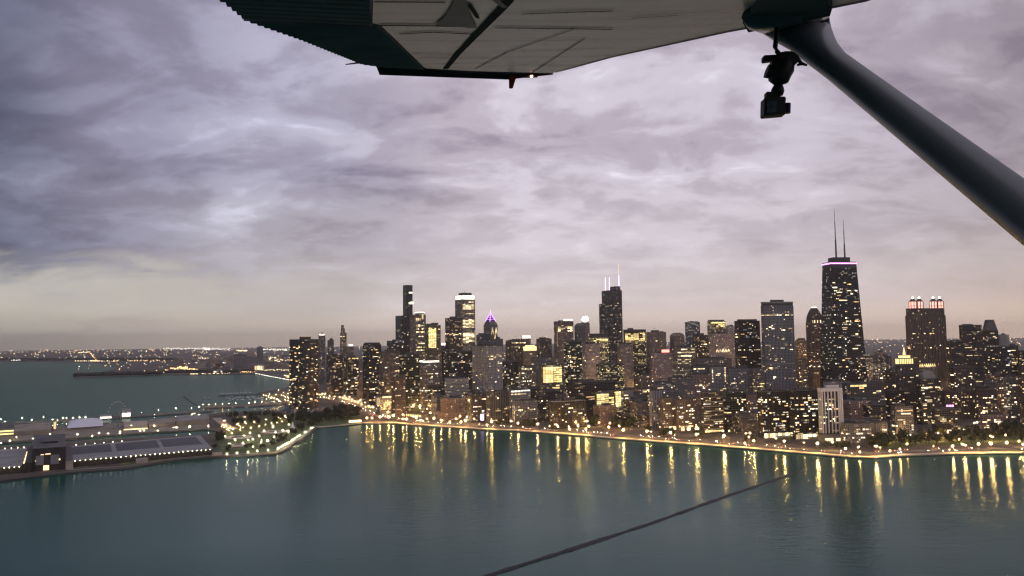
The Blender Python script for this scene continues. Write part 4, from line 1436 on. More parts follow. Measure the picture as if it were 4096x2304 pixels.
        for ya in (1396, 1408, 1422, 1437, 1452):
            t.grid_band('F', -.46, .46, ya, ya + 4.5, 'win_cream', 1, 5, fill=.8, keep=.8)
    elif x == 'sidecols':
        t.grid_band('F', -.47, -.40, 1474, 1530, 'win_cream', 9, 1, fill=.55, keep=.9)
        t.grid_band('F', .36, .44, 1470, 1530, 'win_cream', 10, 1, fill=.55, keep=.9)
    elif x in ('arch1', 'arch3'):
        for u in ((.3,) if x == 'arch1' else (-.30, .02, .42)):
            bm = bmesh.new()
            wv = 2.6 if x == 'arch1' else 3.2
            pts = [(u * t.w + wv * math.cos(a_), 6.5 + wv * math.sin(a_)) for a_ in [math.pi * k / 8 for k in range(9)]] + [(u * t.w - wv, 2.2), (u * t.w + wv, 2.2)]
            f = [bm.verts.new((p, -t.d / 2 - .3, z)) for p, z in pts]
            bk = [bm.verts.new((p, -t.d / 2 + .1, z)) for p, z in pts]
            bm.faces.new(f)
            for i in range(len(pts)):
                j = (i + 1) % len(pts)
                bm.faces.new((f[j], f[i], bk[i], bk[j]))
            bmesh.ops.recalc_face_normals(bm, faces=bm.faces)
            obj('arched_door', bm, M['band_warm'], t.root)
        if x == 'arch3':
            t.grid_band('F', -.5, .25, 1704, 1711, 'win_warm', 1, 8, fill=.8)
    elif x in ('bands', 'bands2'):
        n_ = int(t.h / 8)
        for k in range(1, n_):
            bm = bmesh.new()
            rr = [(-.5 * t.w, -t.d / 2), (-.25 * t.w, -t.d / 2 - 2.6), (0, -t.d / 2 - 3.5), (.25 * t.w, -t.d / 2 - 2.6), (.5 * t.w, -t.d / 2)]
            add_prism(bm, rr, k * 8.0, k * 8.0 + (1.3 if x == 'bands' else .9))
            obj('floor_band', bm, M['conc'] if x == 'bands' else M['plant'], t.root)
        t.grid_band('F', -.46, .46, at(t.xs, 0, Y) and yt + 150, yt + 158, 'win_yel', 1, 7, fill=.9, keep=.8)
    elif x == 'lobby':
        zl = 8.0
        for u in range(10):
            t.box('lobby_window', -.49 + u * .098, -.49 + u * .098 + .085, -.5 - .4 / t.d, -.5, .6, zl, 'win_cream')
        t.block('canopy', [(-t.w * .2, -t.d / 2 - 22), (t.w * .35, -t.d / 2 - 22), (t.w * .35, -t.d / 2 - 8), (-t.w * .2, -t.d / 2 - 8)], 3.4, 4.4, mat=M['conc'], roof='roof_light')
    elif x == 'four':
        t.grid_band('F', -.42, .02, 1541, 1548, 'win_yel', 1, 4, fill=1.0)
    elif x == 'parapetline':
        t.band('F', -.4, .48, 1642, 1646, 'win_warm', 'lit_strip')
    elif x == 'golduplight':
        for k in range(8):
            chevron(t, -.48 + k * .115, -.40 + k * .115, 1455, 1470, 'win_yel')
        t.block('upper_wall', t.rect(.9, .9), t.h + .02, t.z(1453), mat=t.mat)
    elif x == 'dome':
        pz, ps = t.h + .02, .66
        for f, s2 in ((7, .62), (12, .48), (16, .26)):
            t.block('dome_roof', t.rect(ps, ps), pz, t.h + f, mat=M['roof_light'], roof='roof_light', top_scale=s2 / ps)
            pz, ps = t.h + f + .02, s2
        t.grid_band('F', -.46, .46, 1548, 1554, 'win_cream', 1, 8, keep=.75)
    elif x == 'mansard':
        t.block('mansard_roof', t.rect(), t.h + .02, t.z(1279), mat=M['roof'], top_scale=(.56, .6))
        t.grid_band('F', -.3, .2, 1331, 1350, 'win_cream', 4, 3, keep=.75)
    elif x == 'pinksign':
        t.box('roof_sign', -.48, -.26, -.53, -.505, t.z(1628), t.z(1620), 'band_pink')
print('windows', N_WIN[0])

# ---- the lower city between and behind the towers
SH = {}
fl = random.Random(77)
fill_mats = [facade(s, 300 + i * 17.3, Lit=l) for i, (s, l) in enumerate((('brown_apt', .13), ('dark_apt', .11), ('grey', .10), ('pink', .12), ('office', .14), ('brick', .12), ('darkgrey', .11), ('office_yel', .12)))]
low_meshes = []
for v in range(10):
    bm = bmesh.new()
    w, d, h = fl.uniform(26, 52), fl.uniform(24, 44), 40
    add_prism(bm, [(-w / 2, -d / 2), (w / 2, -d / 2), (w / 2, d / 2), (-w / 2, d / 2)], 0, h)
    a = fl.uniform(-.15, .15) * w
    add_box(bm, a - w * .2, a + w * .2, -d * .2, d * .25, h + .02, h + 4, 1)
    if v % 2:
        add_prism(bm, [(-w / 2 - 8, -d / 2 - 5), (w / 2 + 3, -d / 2 - 5), (w / 2 + 3, d / 2), (-w / 2 - 8, d / 2)], 0, h * .35, u0=300)
    me = bpy.data.meshes.new('city_block')
    bm.normal_update()
    bm.to_mesh(me)
    bm.free()
    me.materials.append(fill_mats[v % len(fill_mats)])
    me.materials.append(M['roof'])
    low_meshes.append(me)


def filler(x, y, s, hs, rz, label, group, pick=range(10)):
    o = bpy.data.objects.new('city_block', low_meshes[fl.choice(pick)])
    col.objects.link(o)
    o.location = (x, y, 2)
    o.rotation_euler = (0, 0, rz)
    o.scale = (s, s, hs)
    tag(o, label, 'building', group)


for i in range(215):
    px = fl.uniform(1455, 4160)
    Y = fl.uniform(1750, 2600) if i % 3 else fl.uniform(2500, 4300)
    if px < 1560:
        Y = max(Y, 2350)
    p = at(px, y_inf(px), Y)
    hs = fl.uniform(.5, 1.9) * (1.15 if Y > 2400 else 1.0)
    if Y < 2000:
        hs = min(hs, 1.35)
    filler(p.x, p.y, fl.uniform(.8, 1.25), hs, R(fl.choice((28, 28, 20, 34)) - .6 * math.degrees(math.atan2(px - 2048, F))),
           'one of the lower lit city blocks filling the gaps behind the tall towers' if Y <= 2500 else 'one of the hazy low blocks far back between the tall towers', 'lower city blocks' if Y <= 2500 else 'hazy far city blocks')
for i in range(60):           # mid-rise blocks standing between the lakefront towers
    px = fl.uniform(1580, 3540)
    ys = [y for (a, ya), (b, yb) in zip(SHORE[1:], SHORE) for y in (ya + (yb - ya) * (px - a) / (b - a),) if a <= px <= b][0]
    g0 = gnd(px, ys)
    Y = g0.y + fl.uniform(150, 420)
    p = at(px, y_inf(px), Y)
    filler(p.x, p.y, fl.uniform(.7, 1.0), fl.uniform(.55, 1.3), R(28 - .6 * math.degrees(math.atan2(px - 2048, F))), 'one of the mid rise blocks squeezed between the lakefront towers', 'mid rise lakefront blocks', (0, 1, 5, 6, 8, 9))
for i in range(60):
    px = fl.uniform(700, 1300)
    Y = fl.uniform(5000, 9000)
    p = at(px, y_inf(px), Y)
    filler(p.x, p.y, fl.uniform(1.0, 1.8), fl.uniform(.35, 1.1), fl.uniform(0, 1.5), 'one of the low distant blocks along the far shore left of the black curved tower', 'far shore blocks')
for px, yt, Y, w in ((1000, 1430, 5200, 100), (1040, 1388, 5600, 40), (960, 1418, 5400, 90)):
    p = at(px, yt, Y)
    t_ = empty('apartment_tower', (p.x, p.y, 2), .4, {1000: 'broad dim far block beside the lit shore curve', 1040: 'dim far tower standing alone above the far shore', 960: 'dim far slab left of the lone far tower'}[px], 'tower')
    bm = bmesh.new()
    add_prism(bm, [(-w / 2, -22), (w / 2, -22), (w / 2, 22), (-w / 2, 22)], 0, p.z - 2)
    obj('wall', bm, [facade('darkgrey', px, Lit=.03), M['roof']], t_)
    bm = bmesh.new()
    add_box(bm, -w * .2, w * .2, -8, 8, p.z - 1.98, p.z + 4)
    obj('roof_plant', bm, M['plant'], t_)

# ================================================================== lamps, cars, trees
def lamp_kind(name, h, arm, r, mat, label, group, cat='lamp'):
    bm = bmesh.new()
    add_tube(bm, [(0, 0, 0), (0, 0, h * .5), (0, 0, h)], [.16, .12, .09], 6)
    if arm:
        add_tube(bm, [(0, 0, h - .1), (arm * .5, 0, h + .5), (arm, 0, h + .55)], .07, 5)
    root = empty(name, (0, 0, -500), 0, label, cat, group)
    obj('pole', bm, M['pole'], root)
    bm = bmesh.new()
    bmesh.ops.create_icosphere(bm, subdivisions=1, radius=1.0)
    for v in bm.verts:
        v.co = Vector((v.co.x * r * 1.15 + arm, v.co.y * r, v.co.z * r * .7 + h + (.25 if arm else r * .6)))
    obj('lamp_head', bm, M[mat], root)
    return root


drive_lamp = lamp_kind('street_lamp', 11.5, 2.0, 1.05, 'lamp_orange', 'tall orange street lamp at the water side of the lakefront drive, mirrored in the lake', 'orange lamps along the drive')
inner_lamp = lamp_kind('street_lamp', 9.5, 1.6, .42, 'lamp_street', 'orange street lamp among the buildings and trees behind the drive', 'orange street lamps in the city')
park_lamp = lamp_kind('park_lamp', 5.0, 0, .34, 'lamp_pier', 'white globe lamp in the park on the point', 'white globe lamps in the park')
inner_white = lamp_kind('street_lamp', 9.5, 1.6, .42, 'lamp_white', 'white street lamp among the buildings behind the drive', 'white street lamps in the city')
path_lamp = lamp_kind('park_lamp', 5.0, 0, .36, 'lamp_pier', 'white globe lamp on the sea wall path, mirrored in the lake', 'white lamps on the sea wall')
court_lamp = lamp_kind('street_lamp', 7.0, 0, .34, 'lamp_court', 'orange lamp around the park road and car park on the point', 'orange lamps in the park')
pier_lamp = lamp_kind('pier_lamp', 8.0, 0, .46, 'lamp_pier', 'white lamp on a post along the long pier', 'white lamps on the pier')
dock_lamp = lamp_kind('dock_lamp', 7.0, 0, .42, 'lamp_court', 'yellow lamp on a post along the harbour dock', 'yellow lamps on the harbour dock')
harbour_lamp = lamp_kind('street_lamp', 7.0, 0, .42, 'lamp_court', 'orange lamp on the tree lined harbour shore left of the black curved tower', 'orange lamps on the harbour shore')
protos = {k: [v, 0] for k, v in dict(drive=drive_lamp, inner=inner_lamp, innerw=inner_white, park=park_lamp, path=path_lamp, court=court_lamp, pier=pier_lamp, dock=dock_lamp, harbour=harbour_lamp).items()}


def put(kind, p, rz=0.0, s=1.0):
    o, n = protos[kind]
    protos[kind][1] += 1
    if n == 0:
        o.location = p
        o.rotation_euler = (0, 0, rz)
        o.scale = (s, s, s)
        return o
    return dup(o, loc=p, rz=rz, scale=(s, s, s))


def shore_y(px):
    for (a, ya), (b, yb) in zip(SHORE[1:], SHORE):
        if a <= px <= b:
            return ya + (yb - ya) * (px - a) / (b - a)
    return SHORE[0][1]


lr = random.Random(3)
for px, s in ((1469, .75), (1490, .7), (1522, .85), (1557, .8), (1576, 1.15), (1613, .7), (1628, .7), (1667, 1.05), (1685, .6), (1738, 1.15), (1768, .8), (1800, .6),
              (1845, .75), (1864, 1.05), (1969, 1.1), (1950, .6), (2075, 1.0), (2153, 1.1), (2233, .9), (2280, .6), (2315, 1.25), (2345, .8), (2496, 1.15), (2591, 1.2), (2685, 1.25), (2788, 1.25),
              (2899, 1.3), (2980, .5), (3017, .9), (3139, 1.15), (3272, 1.2), (3384, .8), (3440, .5), (3506, 1.2), (3560, .5), (3600, .6), (3812, .8), (3861, .9), (3916, 1.05), (3966, 1.05), (4029, 1.1), (4094, .9)):
    y = shore_y(px) - lr.uniform(4.5, 6.5)
    put('drive', gnd(px, y, 2.2), R(-120), s)
for x, y, a in resample(drive_w, 44):        # the lamps on the far kerb
    put('inner', Vector((x, y, 2.1)) + Vector((-math.sin(a), math.cos(a), 0)) * 17.5, a - R(90), lr.uniform(.4, 1.15))
# orange lamps in the streets behind
for px, py in ((3640, 1758), (3652, 1763), (3706, 1755), (3710, 1772), (3757, 1753), (3760, 1767), (3795, 1752), (3860, 1740), (3900, 1712), (3912, 1709), (3926, 1706), (3931, 1715), (3948, 1708), (3955, 1716),
               (3966, 1764), (3975, 1767), (4020, 1764), (4084, 1765), (4092, 1740), (3880, 1735), (3820, 1760), (3835, 1775), (3550, 1772), (3535, 1780), (3618, 1760), (2590, 1716), (2600, 1706), (2560, 1708), (2520, 1716), (2480, 1722),
               (2330, 1708), (2345, 1709), (2300, 1712), (2440, 1716), (2400, 1706), (2280, 1706), (2683, 1735), (2750, 1740), (2790, 1742), (2890, 1748), (2985, 1758), (3005, 1760), (1585, 1660), (1610, 1664), (1720, 1668), (1735, 1668), (1840, 1686), (1870, 1690),
               (1516, 1650), (1530, 1640), (1480, 1640), (1460, 1620), (1440, 1610), (1380, 1592), (1400, 1600), (1350, 1584), (1365, 1580), (1300, 1584), (1290, 1590), (1320, 1570), (1340, 1564), (1430, 1565), (1410, 1568), (1396, 1572)):
    put('innerw' if lr.random() < .2 else 'inner', gnd(px, py), lr.uniform(0, 6.2), lr.uniform(.6, 1.25))
for i in range(80):                            # mostly hidden oversized lamps, added to warm the walls between the blocks
    px = lr.uniform(1560, 4100)
    Y = lr.uniform(1750, 2300)
    p = at(px, y_inf(px), Y)
    put('innerw' if i % 4 == 0 else 'inner', Vector((p.x, p.y, 2.0)), lr.uniform(0, 6.2), 2.3)
S4 = lambda x, y: (850 + x / 4.14, 1550 + y / 4.14)
for x, y in ((210, 805), (525, 797), (370, 865), (595, 865), (285, 930), (510, 925), (665, 980), (810, 880), (805, 912), (910, 880), (775, 808), (1025, 825), (1045, 745), (1160, 712), (1250, 715), (1255, 735), (855, 712), (1000, 640), (1000, 660), (1264, 610), (620, 755), (318, 760), (663, 857)):
    put('park', gnd(*S4(x, y), z=7.0) - Vector((0, 0, 5)))
for x, y in ((238, 1100), (412, 1085), (588, 1068), (745, 1053), (917, 1038), (1078, 1010), (1115, 988), (1150, 965), (1185, 945), (1218, 925), (1252, 903), (1315, 862), (1350, 840), (1382, 822), (1412, 800), (1445, 782), (1525, 735), (1548, 720), (1630, 665), (1660, 655)):
    put('path', gnd(*S4(x, y), z=7.0) - Vector((0, 0, 5)), 0, 1.0 if x < 1100 else .8)
for x, y in ((150, 650), (185, 665), (175, 620), (225, 640), (240, 690), (265, 712), (305, 685), (215, 632), (285, 660), (340, 690), (405, 618), (425, 600), (440, 635), (465, 655), (505, 668), (455, 695), (535, 575), (550, 592), (690, 570), (775, 640), (880, 617), (887, 533),
             (975, 597), (1040, 545), (1062, 580), (1070, 527), (1098, 498), (1130, 512), (1205, 490), (1155, 565), (632, 665), (200, 548), (1205, 465), (1170, 475)):
    put('court', gnd(*S4(x, y), z=9.0) - Vector((0, 0, 7)))
for x, y in ((848, 124), (872, 130), (895, 137), (950, 110), (967, 160), (1000, 172), (1020, 180), (1045, 115), (970, 190), (1068, 195), (1088, 203), (1100, 225), (1122, 232), (1024, 232), (1140, 130), (1182, 145), (1205, 150), (1245, 165), (1258, 172), (1100, 40), (1180, 88), (1252, 95), (1202, 205), (1250, 210), (895, 190), (930, 150)):
    put('harbour', gnd(*S4(x, y), z=9.0) - Vector((0, 0, 7)))
for px, py in ((862, 1617), (891, 1616), (915, 1614), (943, 1613), (996, 1611), (1020, 1609), (1048, 1607), (812, 1618), (835, 1618)):
    put('dock', gnd(px, py, z=9.0) - Vector((0, 0, 7)))
S2 = lambda x, y: (x / 3.622, 1550 + y / 3.622)
S3 = lambda x, y: (450 + x / 3.622, 1500 + y / 3.622)
for f, pts in ((S2, ((15, 455), (75, 475), (325, 440), (460, 462), (630, 420), (760, 460), (830, 445), (915, 440), (965, 437), (1060, 430), (1150, 425), (1240, 415), (1500, 375), (10, 600), (235, 690), (145, 755), (485, 730), (640, 540), (725, 665), (815, 705), (1125, 680), (1340, 680), (1435, 660), (1570, 655), (1735, 640), (15, 785))),
               (S3, ((235, 530), (415, 515), (665, 500), (920, 482), (1145, 465), (1255, 460), (605, 725), (880, 732), (1120, 748), (1390, 732), (110, 825), (400, 800), (455, 798), (655, 785), (925, 760), (275, 735), (380, 728), (1185, 545), (1150, 565), (1255, 560), (610, 545)))):
    for x, y in pts:
        put('pier', gnd(*f(x, y), z=10.0) - Vector((0, 0, 8)), 0, lr.uniform(.5, 1.05))

# ---- cars on the drive
def car_proto():
    root = empty('car', (0, 0, -500), 0, 'small dark car on the lakefront drive with its lights on', 'car', 'cars on the drive')
    bm = bmesh.new()
    prof = [(-2.2, .35), (-2.2, .85), (-1.5, 1.0), (-1.0, 1.42), (.5, 1.42), (1.1, .98), (2.1, .82), (2.2, .35)]
    a = [bm.verts.new((x, -.88 + (.12 if z > 1.1 else 0), z)) for x, z in prof]
    b = [bm.verts.new((x, .88 - (.12 if z > 1.1 else 0), z)) for x, z in prof]
    for i in range(len(prof)):
        j = (i + 1) % len(prof)
        bm.faces.new((a[i], a[j], b[j], b[i]))
    bm.faces.new(list(reversed(a)))
    bm.faces.new(b)
    for wx in (-1.35, 1.35):
        for wy in (-.85, .85):
            add_tube(bm, [(wx, wy - .1, .33), (wx, wy + .1, .33)], .33, 10)
    bmesh.ops.recalc_face_normals(bm, faces=bm.faces)
    obj('body', bm, plain('car_paint', (.10, .10, .11), .35, .6, .01), root)
    for nm, xx, mt in (('head_light', 2.24, 'head_light'), ('tail_light', -2.24, 'tail_light')):
        for yy in (-.6, .6):
            bm = bmesh.new()
            bmesh.ops.create_icosphere(bm, subdivisions=1, radius=.20, matrix=Matrix.Translation((xx, yy, .68)))
            obj(nm, bm, M[mt], root)
    return root


car0 = car_proto()
first = True
cr = random.Random(21)
for x, y, a in resample(drive_w, 23.0):
    for lane in (-12.7, -9.2, -5.6, 5.6, 9.2, 12.7):
        if cr.random() > (.30 if x < 700 else .2):
            continue
        j = cr.uniform(-9, 9)
        p = Vector((x, y, 2.2)) + Vector((math.cos(a), math.sin(a), 0)) * j + Vector((-math.sin(a), math.cos(a), 0)) * lane
        rz = a + (math.pi if lane < 0 else 0)
        if first:
            car0.location, car0.rotation_euler, first = p, (0, 0, rz), False
        else:
            dup(car0, loc=p, rz=rz)

# ---- trees
M['leaf'] = plain('foliage', (.040, .050, .024), .8, .55, .35)
M['bark'] = plain('bark', (.06, .045, .035), .95, .3, 1.0)
tr = random.Random(9)
tree_mesh = []
for v in range(5):
    bm = bmesh.new()
    hh = 1.0
    lumps = []
    conif = v == 4
    for k in range(11):
        a, rr = tr.uniform(0, 6.28), tr.uniform(.5, 3.6)
        z = tr.uniform(3.6, 10.5)
        if conif:
            z = 2.0 + k * .95
            rr = (12 - z) * .16
        sz = tr.uniform(1.5, 2.7) * (1.15 if z < 7 else .9)
        lumps.append((Vector((rr * math.cos(a), rr * math.sin(a), z)), sz if not conif else max(.5, (12.5 - z) * .24)))
    for c, sz in lumps:
        for _ in range(34):
            d = Vector((tr.gauss(0, 1), tr.gauss(0, 1), tr.gauss(0, .8)))
            d = d.normalized() * sz * tr.uniform(.55, 1.08)
            p = c + d
            n = (d.normalized() + Vector((tr.uniform(-.7, .7), tr.uniform(-.7, .7), tr.uniform(-.3, .9)))).normalized()
            q = n.to_track_quat('Z', 'Y')
            s = tr.uniform(.38, .85)
            bm.faces.new([bm.verts.new(p + q @ Vector((s * x, s * y, 0))) for x, y in ((-1, -.5), (0, -.8), (1, -.3), (.8, .6), (0, .9), (-.9, .5))])
    me = bpy.data.meshes.new('crown')
    bm.normal_update()
    bm.to_mesh(me)
    bm.free()
    me.materials.append(M['leaf'])
    bm = bmesh.new()
    add_tube(bm, [(0, 0, -.2), (.1, .05, 2.5), (0, .1, 6), (.05, 0, 9)], [.38, .28, .18, .05], 7)
    if not conif:
        for k in range(4):
            a = k * 1.6 + v
            add_tube(bm, [(0, .05, 3 + k * .7), (1.2 * math.cos(a), 1.2 * math.sin(a), 4.6 + k * .8), (2.4 * math.cos(a), 2.4 * math.sin(a), 6.2 + k * .8)], [.14, .1, .04], 5)
    mt = bpy.data.meshes.new('trunk')
    bm.normal_update()
    bm.to_mesh(mt)
    bm.free()
    mt.materials.append(M['bark'])
    tree_mesh.append((me, mt))


def tree(p, s, v, label, group, name='tree'):
    t = empty(name, p, tr.uniform(0, 6.28), label, 'tree', group)
    t.scale = (s * tr.uniform(.9, 1.2), s * tr.uniform(.9, 1.2), s * tr.uniform(.85, 1.15))
    for me, nm in zip(tree_mesh[v], ('crown', 'trunk')):
        o = bpy.data.objects.new(nm, me)
        col.objects.link(o)
        o.parent = t


def grove(poly, n, s, label, group, v=None, name='tree'):
    """n trees inside a quadrilateral of photograph points (near-left, near-right, far-right, far-left)"""
    a, b, c, d = poly
    for _ in range(n):
        u, w = tr.random(), tr.random()
        px = (a[0] * (1 - u) + b[0] * u) * (1 - w) + (d[0] * (1 - u) + c[0] * u) * w
        py = (a[1] * (1 - u) + b[1] * u) * (1 - w) + (d[1] * (1 - u) + c[1] * u) * w
        tree(gnd(px, py), s * tr.uniform(.8, 1.2), tr.randrange(4) if v is None else v, label, group, name)


grove(((1160, 1700), (1325, 1692), (1330, 1660), (1170, 1660)), 34, 1.45, 'dark leafy tree of the dense grove at the foot of the black curved tower', 'grove by the curved tower')
grove(((1320, 1690), (1438, 1678), (1436, 1648), (1320, 1655)), 24, 1.75, 'big dark tree of the grove that bulges beside the small beach', 'grove by the beach')
grove(((1080, 1795), (1165, 1750), (1180, 1722), (1095, 1752)), 12, .8, 'dark tree along the sea wall path of the point', 'sea wall trees')
grove(((1170, 1745), (1265, 1702), (1240, 1690), (1165, 1725)), 14, .9, 'dark tree at the inner corner of the sea wall', 'sea wall trees')
grove(((905, 1672), (1120, 1660), (1125, 1652), (905, 1660)), 20, .9, 'narrow dark conifer in the row along the harbour basin', 'conifers along the basin', 4, 'conifer')
grove(((930, 1700), (1090, 1695), (1070, 1662), (935, 1672)), 20, 1.1, 'tree with orange lamp light around it in the middle of the park', 'trees in the lit park')
grove(((1090, 1708), (1160, 1702), (1160, 1668), (1090, 1668)), 10, 1.1, 'dark tree between the park lamps and the grove', 'trees in the lit park')
grove(((840, 1812), (1060, 1800), (1060, 1790), (850, 1796)), 10, .75, 'low dark tree on the lawn above the sea wall', 'lawn trees')
grove(((862, 1780), (900, 1770), (895, 1740), (870, 1745)), 9, .85, 'dark tree at the edge of the treatment plant', 'lawn trees')
grove(((1960, 1700), (2110, 1712), (2110, 1704), (1960, 1692)), 9, .9, 'dark tree before the dark striped lakefront block', 'drive trees')
grove(((2090, 1712), (2140, 1714), (2140, 1700), (2095, 1696)), 9, 1.25, 'tall dark tree in the clump before the grey front block', 'drive trees')
grove(((2360, 1712), (2560, 1725), (2570, 1700), (2370, 1680)), 28, 1.6, 'brownish tree in the large clump behind the drive', 'large clump behind the drive')
grove(((2455, 1668), (2500, 1672), (2500, 1650), (2455, 1648)), 8, 1.9, 'tall grey tree rising by the yellow lit floors', 'large clump behind the drive')
grove(((2580, 1742), (2700, 1750), (2700, 1738), (2590, 1722)), 12, .95, 'dark tree in front of the brown arched houses', 'drive trees')
grove(((2780, 1752), (2830, 1756), (2830, 1746), (2790, 1742)), 6, 1.0, 'dark tree beside the banded lakefront tower', 'drive trees')
grove(((2970, 1766), (3040, 1772), (3040, 1762), (2980, 1756)), 8, .9, 'dark tree beside the lit glass lobby', 'drive trees')
grove(((3300, 1793), (3420, 1800), (3420, 1790), (3310, 1784)), 10, .8, 'dark tree before the grey parapet house', 'drive trees')
grove(((3450, 1800), (3560, 1798), (3560, 1770), (3460, 1775)), 16, 1.35, 'large dark tree right of the low grey houses', 'right hand park trees')
grove(((3560, 1790), (4096, 1776), (4096, 1745), (3570, 1752)), 34, 1.35, 'dark tree of the lamp lit park at the right lakefront', 'right hand park trees')
grove(((3740, 1752), (4096, 1744), (4096, 1718), (3740, 1728)), 18, 1.5, 'dark tree in the back rows of the right lakefront park', 'right hand park trees')
grove(((1490, 1655), (1560, 1655), (1550, 1640), (1480, 1632)), 10, 1.0, 'tree in the triangle of lawn inside the curve of the drive', 'drive trees')

# ================================================================== the point: water works, pier, harbour
M['slab'] = plain('plant_roof', (.25, .25, .245), .85, .2, .03)
M['tank'] = plain('dark_roof_panel', (.035, .037, .048), .6, .3, .05)
M['darkwall'] = plain('dark_brick', (.055, .045, .04), .9, .3, .2)
M['tent'] = plain('white_fabric', (.72, .73, .78), .7, .06, .05)
M['shed'] = plain('shed_roof', (.27, .235, .19), .8, .3, .05)


def quad_box(name, q, z0, z1, wall, roof, parent, loc):
    bm = bmesh.new()
    add_prism(bm, [(p.x - loc.x, p.y - loc.y) for p in q], z0, z1)
    return obj(name, bm, [wall, roof], parent)


def lights_along(parent, a, b, n, z, loc, r=.42, name='eave_light', mat='lamp_white_soft'):
    for i in range(n):
        p = a.lerp(b, (i + .5) / n)
        bm = bmesh.new()
        bmesh.ops.create_icosphere(bm, subdivisions=1, radius=r, matrix=Matrix.Translation((p.x - loc.x, p.y - loc.y, z)))
        obj(name, bm, M[mat], parent)


M['lamp_white_soft'] = glow('eave_lamp', (1.0, .90, .66), 28.0, 'AUTO')
# long filter hall
q = [gnd(268, 1842, 12), gnd(849, 1794, 12), gnd(800, 1741, 12), gnd(268, 1786, 12)]
loc = (q[0] + q[2]) / 2
loc.z = 2
t = empty('filter_hall', loc, 0, 'long grey roofed water works hall with three dark roof fields and white eave lamps', 'hall')
quad_box('wall', q, 0, 9.4, M['darkwall'], M['slab'], t, loc)
e = [q[0] + (q[0] - q[3]).normalized() * 3, q[1] + (q[1] - q[2]).normalized() * 3, q[2], q[3]]
quad_box('roof', e, 9.42, 10.2, M['slab'], M['slab'], t, loc)


def in_quad(q, u, v):
    return (q[0] * (1 - u) + q[1] * u) * (1 - v) + (q[3] * (1 - u) + q[2] * u) * v


for u0, u1 in ((.02, .30), (.335, .64), (.67, .955)):
    f = [in_quad(q, u0, .34), in_quad(q, u1, .34), in_quad(q, u1, .88), in_quad(q, u0, .88)]
    quad_box('roof_field', f, 10.22, 10.5, M['tank'], M['tank'], t, loc)
lights_along(t, e[0], e[1], 30, 9.0, loc)
lights_along(t, in_quad(q, .03, .97), in_quad(q, .42, .97), 6, 12.0, loc)
for u in (.30, .62):
    f = [in_quad(e, u, -.02), in_quad(e, u + .09, -.02), in_quad(e, u + .09, .0), in_quad(e, u, .0)]
f = [in_quad(e, .45, -.09), in_quad(e, .53, -.09), in_quad(e, .53, -.01), in_quad(e, .45, -.01)]
quad_box('entrance_block', f, 0, 5.5, M['paving'], M['slab'], t, loc)
# left hall
q = [gnd(-260, 1888, 12), gnd(88, 1862, 12), gnd(108, 1792, 12), gnd(-260, 1812, 12)]
loc = (q[0] + q[2]) / 2
loc.z = 2
t = empty('filter_hall', loc, 0, 'grey flat roofed water works hall cut by the left border with lamps under its eaves', 'hall')
quad_box('wall', q, 0, 9.4, M['darkwall'], M['slab'], t, loc)
e = [q[0] + (q[0] - q[3]).normalized() * 3, q[1] + (q[1] - q[2]).normalized() * 3, q[2], q[3]]
quad_box('roof', e, 9.42, 10.2, M['slab'], M['slab'], t, loc)
lights_along(t, in_quad(e, .70, 0), in_quad(e, 1.0, 0), 5, 9.0, loc)
lights_along(t, in_quad(q, .72, .99), in_quad(q, 1, .99), 4, 11.5, loc)
bm = bmesh.new()
add_tube(bm, [Vector((0, 0, 0)) + (in_quad(e, 1.015, .12) - loc), in_quad(e, 1.015, .75) - loc], .8, 6)
obj('light_line', bm, M['win_cream'], t)
# head house
q = [gnd(128, 1886), gnd(262, 1876), gnd(258, 1812), gnd(132, 1820)]
loc = (q[0] + q[2]) / 2
loc.z = 2
t = empty('head_house', loc, 0, 'tall dark brick head house with dim lit front between the two grey halls', 'building')
hz = 31.0
quad_box('wall', q, 0, hz, M['darkwall'], M['roof'], t, loc)
quad_box('roof', [in_quad(q, .25, .3), in_quad(q, .75, .3), in_quad(q, .75, .8), in_quad(q, .25, .8)], hz + .02, hz + 3, M['darkwall'], M['roof'], t, loc)
n_out = (q[0] - q[3]).normalized()
def on_front(u, z, off):
    p = q[0].lerp(q[1], u) + n_out * off
    return Vector((p.x - loc.x, p.y - loc.y, z))
def front_panel(name, u0, u1, z0, z1, mat, off=.35):
    bm = bmesh.new()
    v = [bm.verts.new(on_front(u, z, o)) for u, z, o in ((u0, z0, off), (u1, z0, off), (u1, z1, off), (u0, z1, off), (u0, z0, -.2), (u1, z0, -.2), (u1, z1, -.2), (u0, z1, -.2))]
    for ix in ((0, 1, 2, 3), (0, 3, 7, 4), (1, 5, 6, 2), (3, 2, 6, 7), (0, 4, 5, 1)):
        bm.faces.new([v[i] for i in ix])
    bmesh.ops.recalc_face_normals(bm, faces=bm.faces)
    obj(name, bm, M[mat], t)
front_panel('pale_panel', .10, .34, 8, 21, 'slab')
front_panel('pale_panel', .54, .80, 8, 21, 'slab')
front_panel('lit_window', .24, .34, 21.5, 22.5, 'win_cream')
front_panel('lit_window', .38, .54, 22.0, 23.0, 'win_cream')
front_panel('lit_door', .33, .50, .5, 7, 'band_warm')
front_panel('lit_window', .79, .83, 13, 15, 'win_cream')
front_panel('lit_window', .08, .12, 13, 15, 'win_cream')
quad_box('wing', [gnd(262, 1880), gnd(292, 1877), gnd(285, 1812), gnd(258, 1816)], 0, 12, M['paving'], M['roof'], t, loc)
quad_box('wing', [gnd(98, 1892), gnd(127, 1889), gnd(131, 1822), gnd(112, 1828)], 0, 14, M['darkwall'], M['roof'], t, loc)
# terrace walls lit from above, water side
strip('park_path', [gnd(268, 1866), gnd(400, 1857), gnd(560, 1846)], 0, 5, 2.35, M['path'])

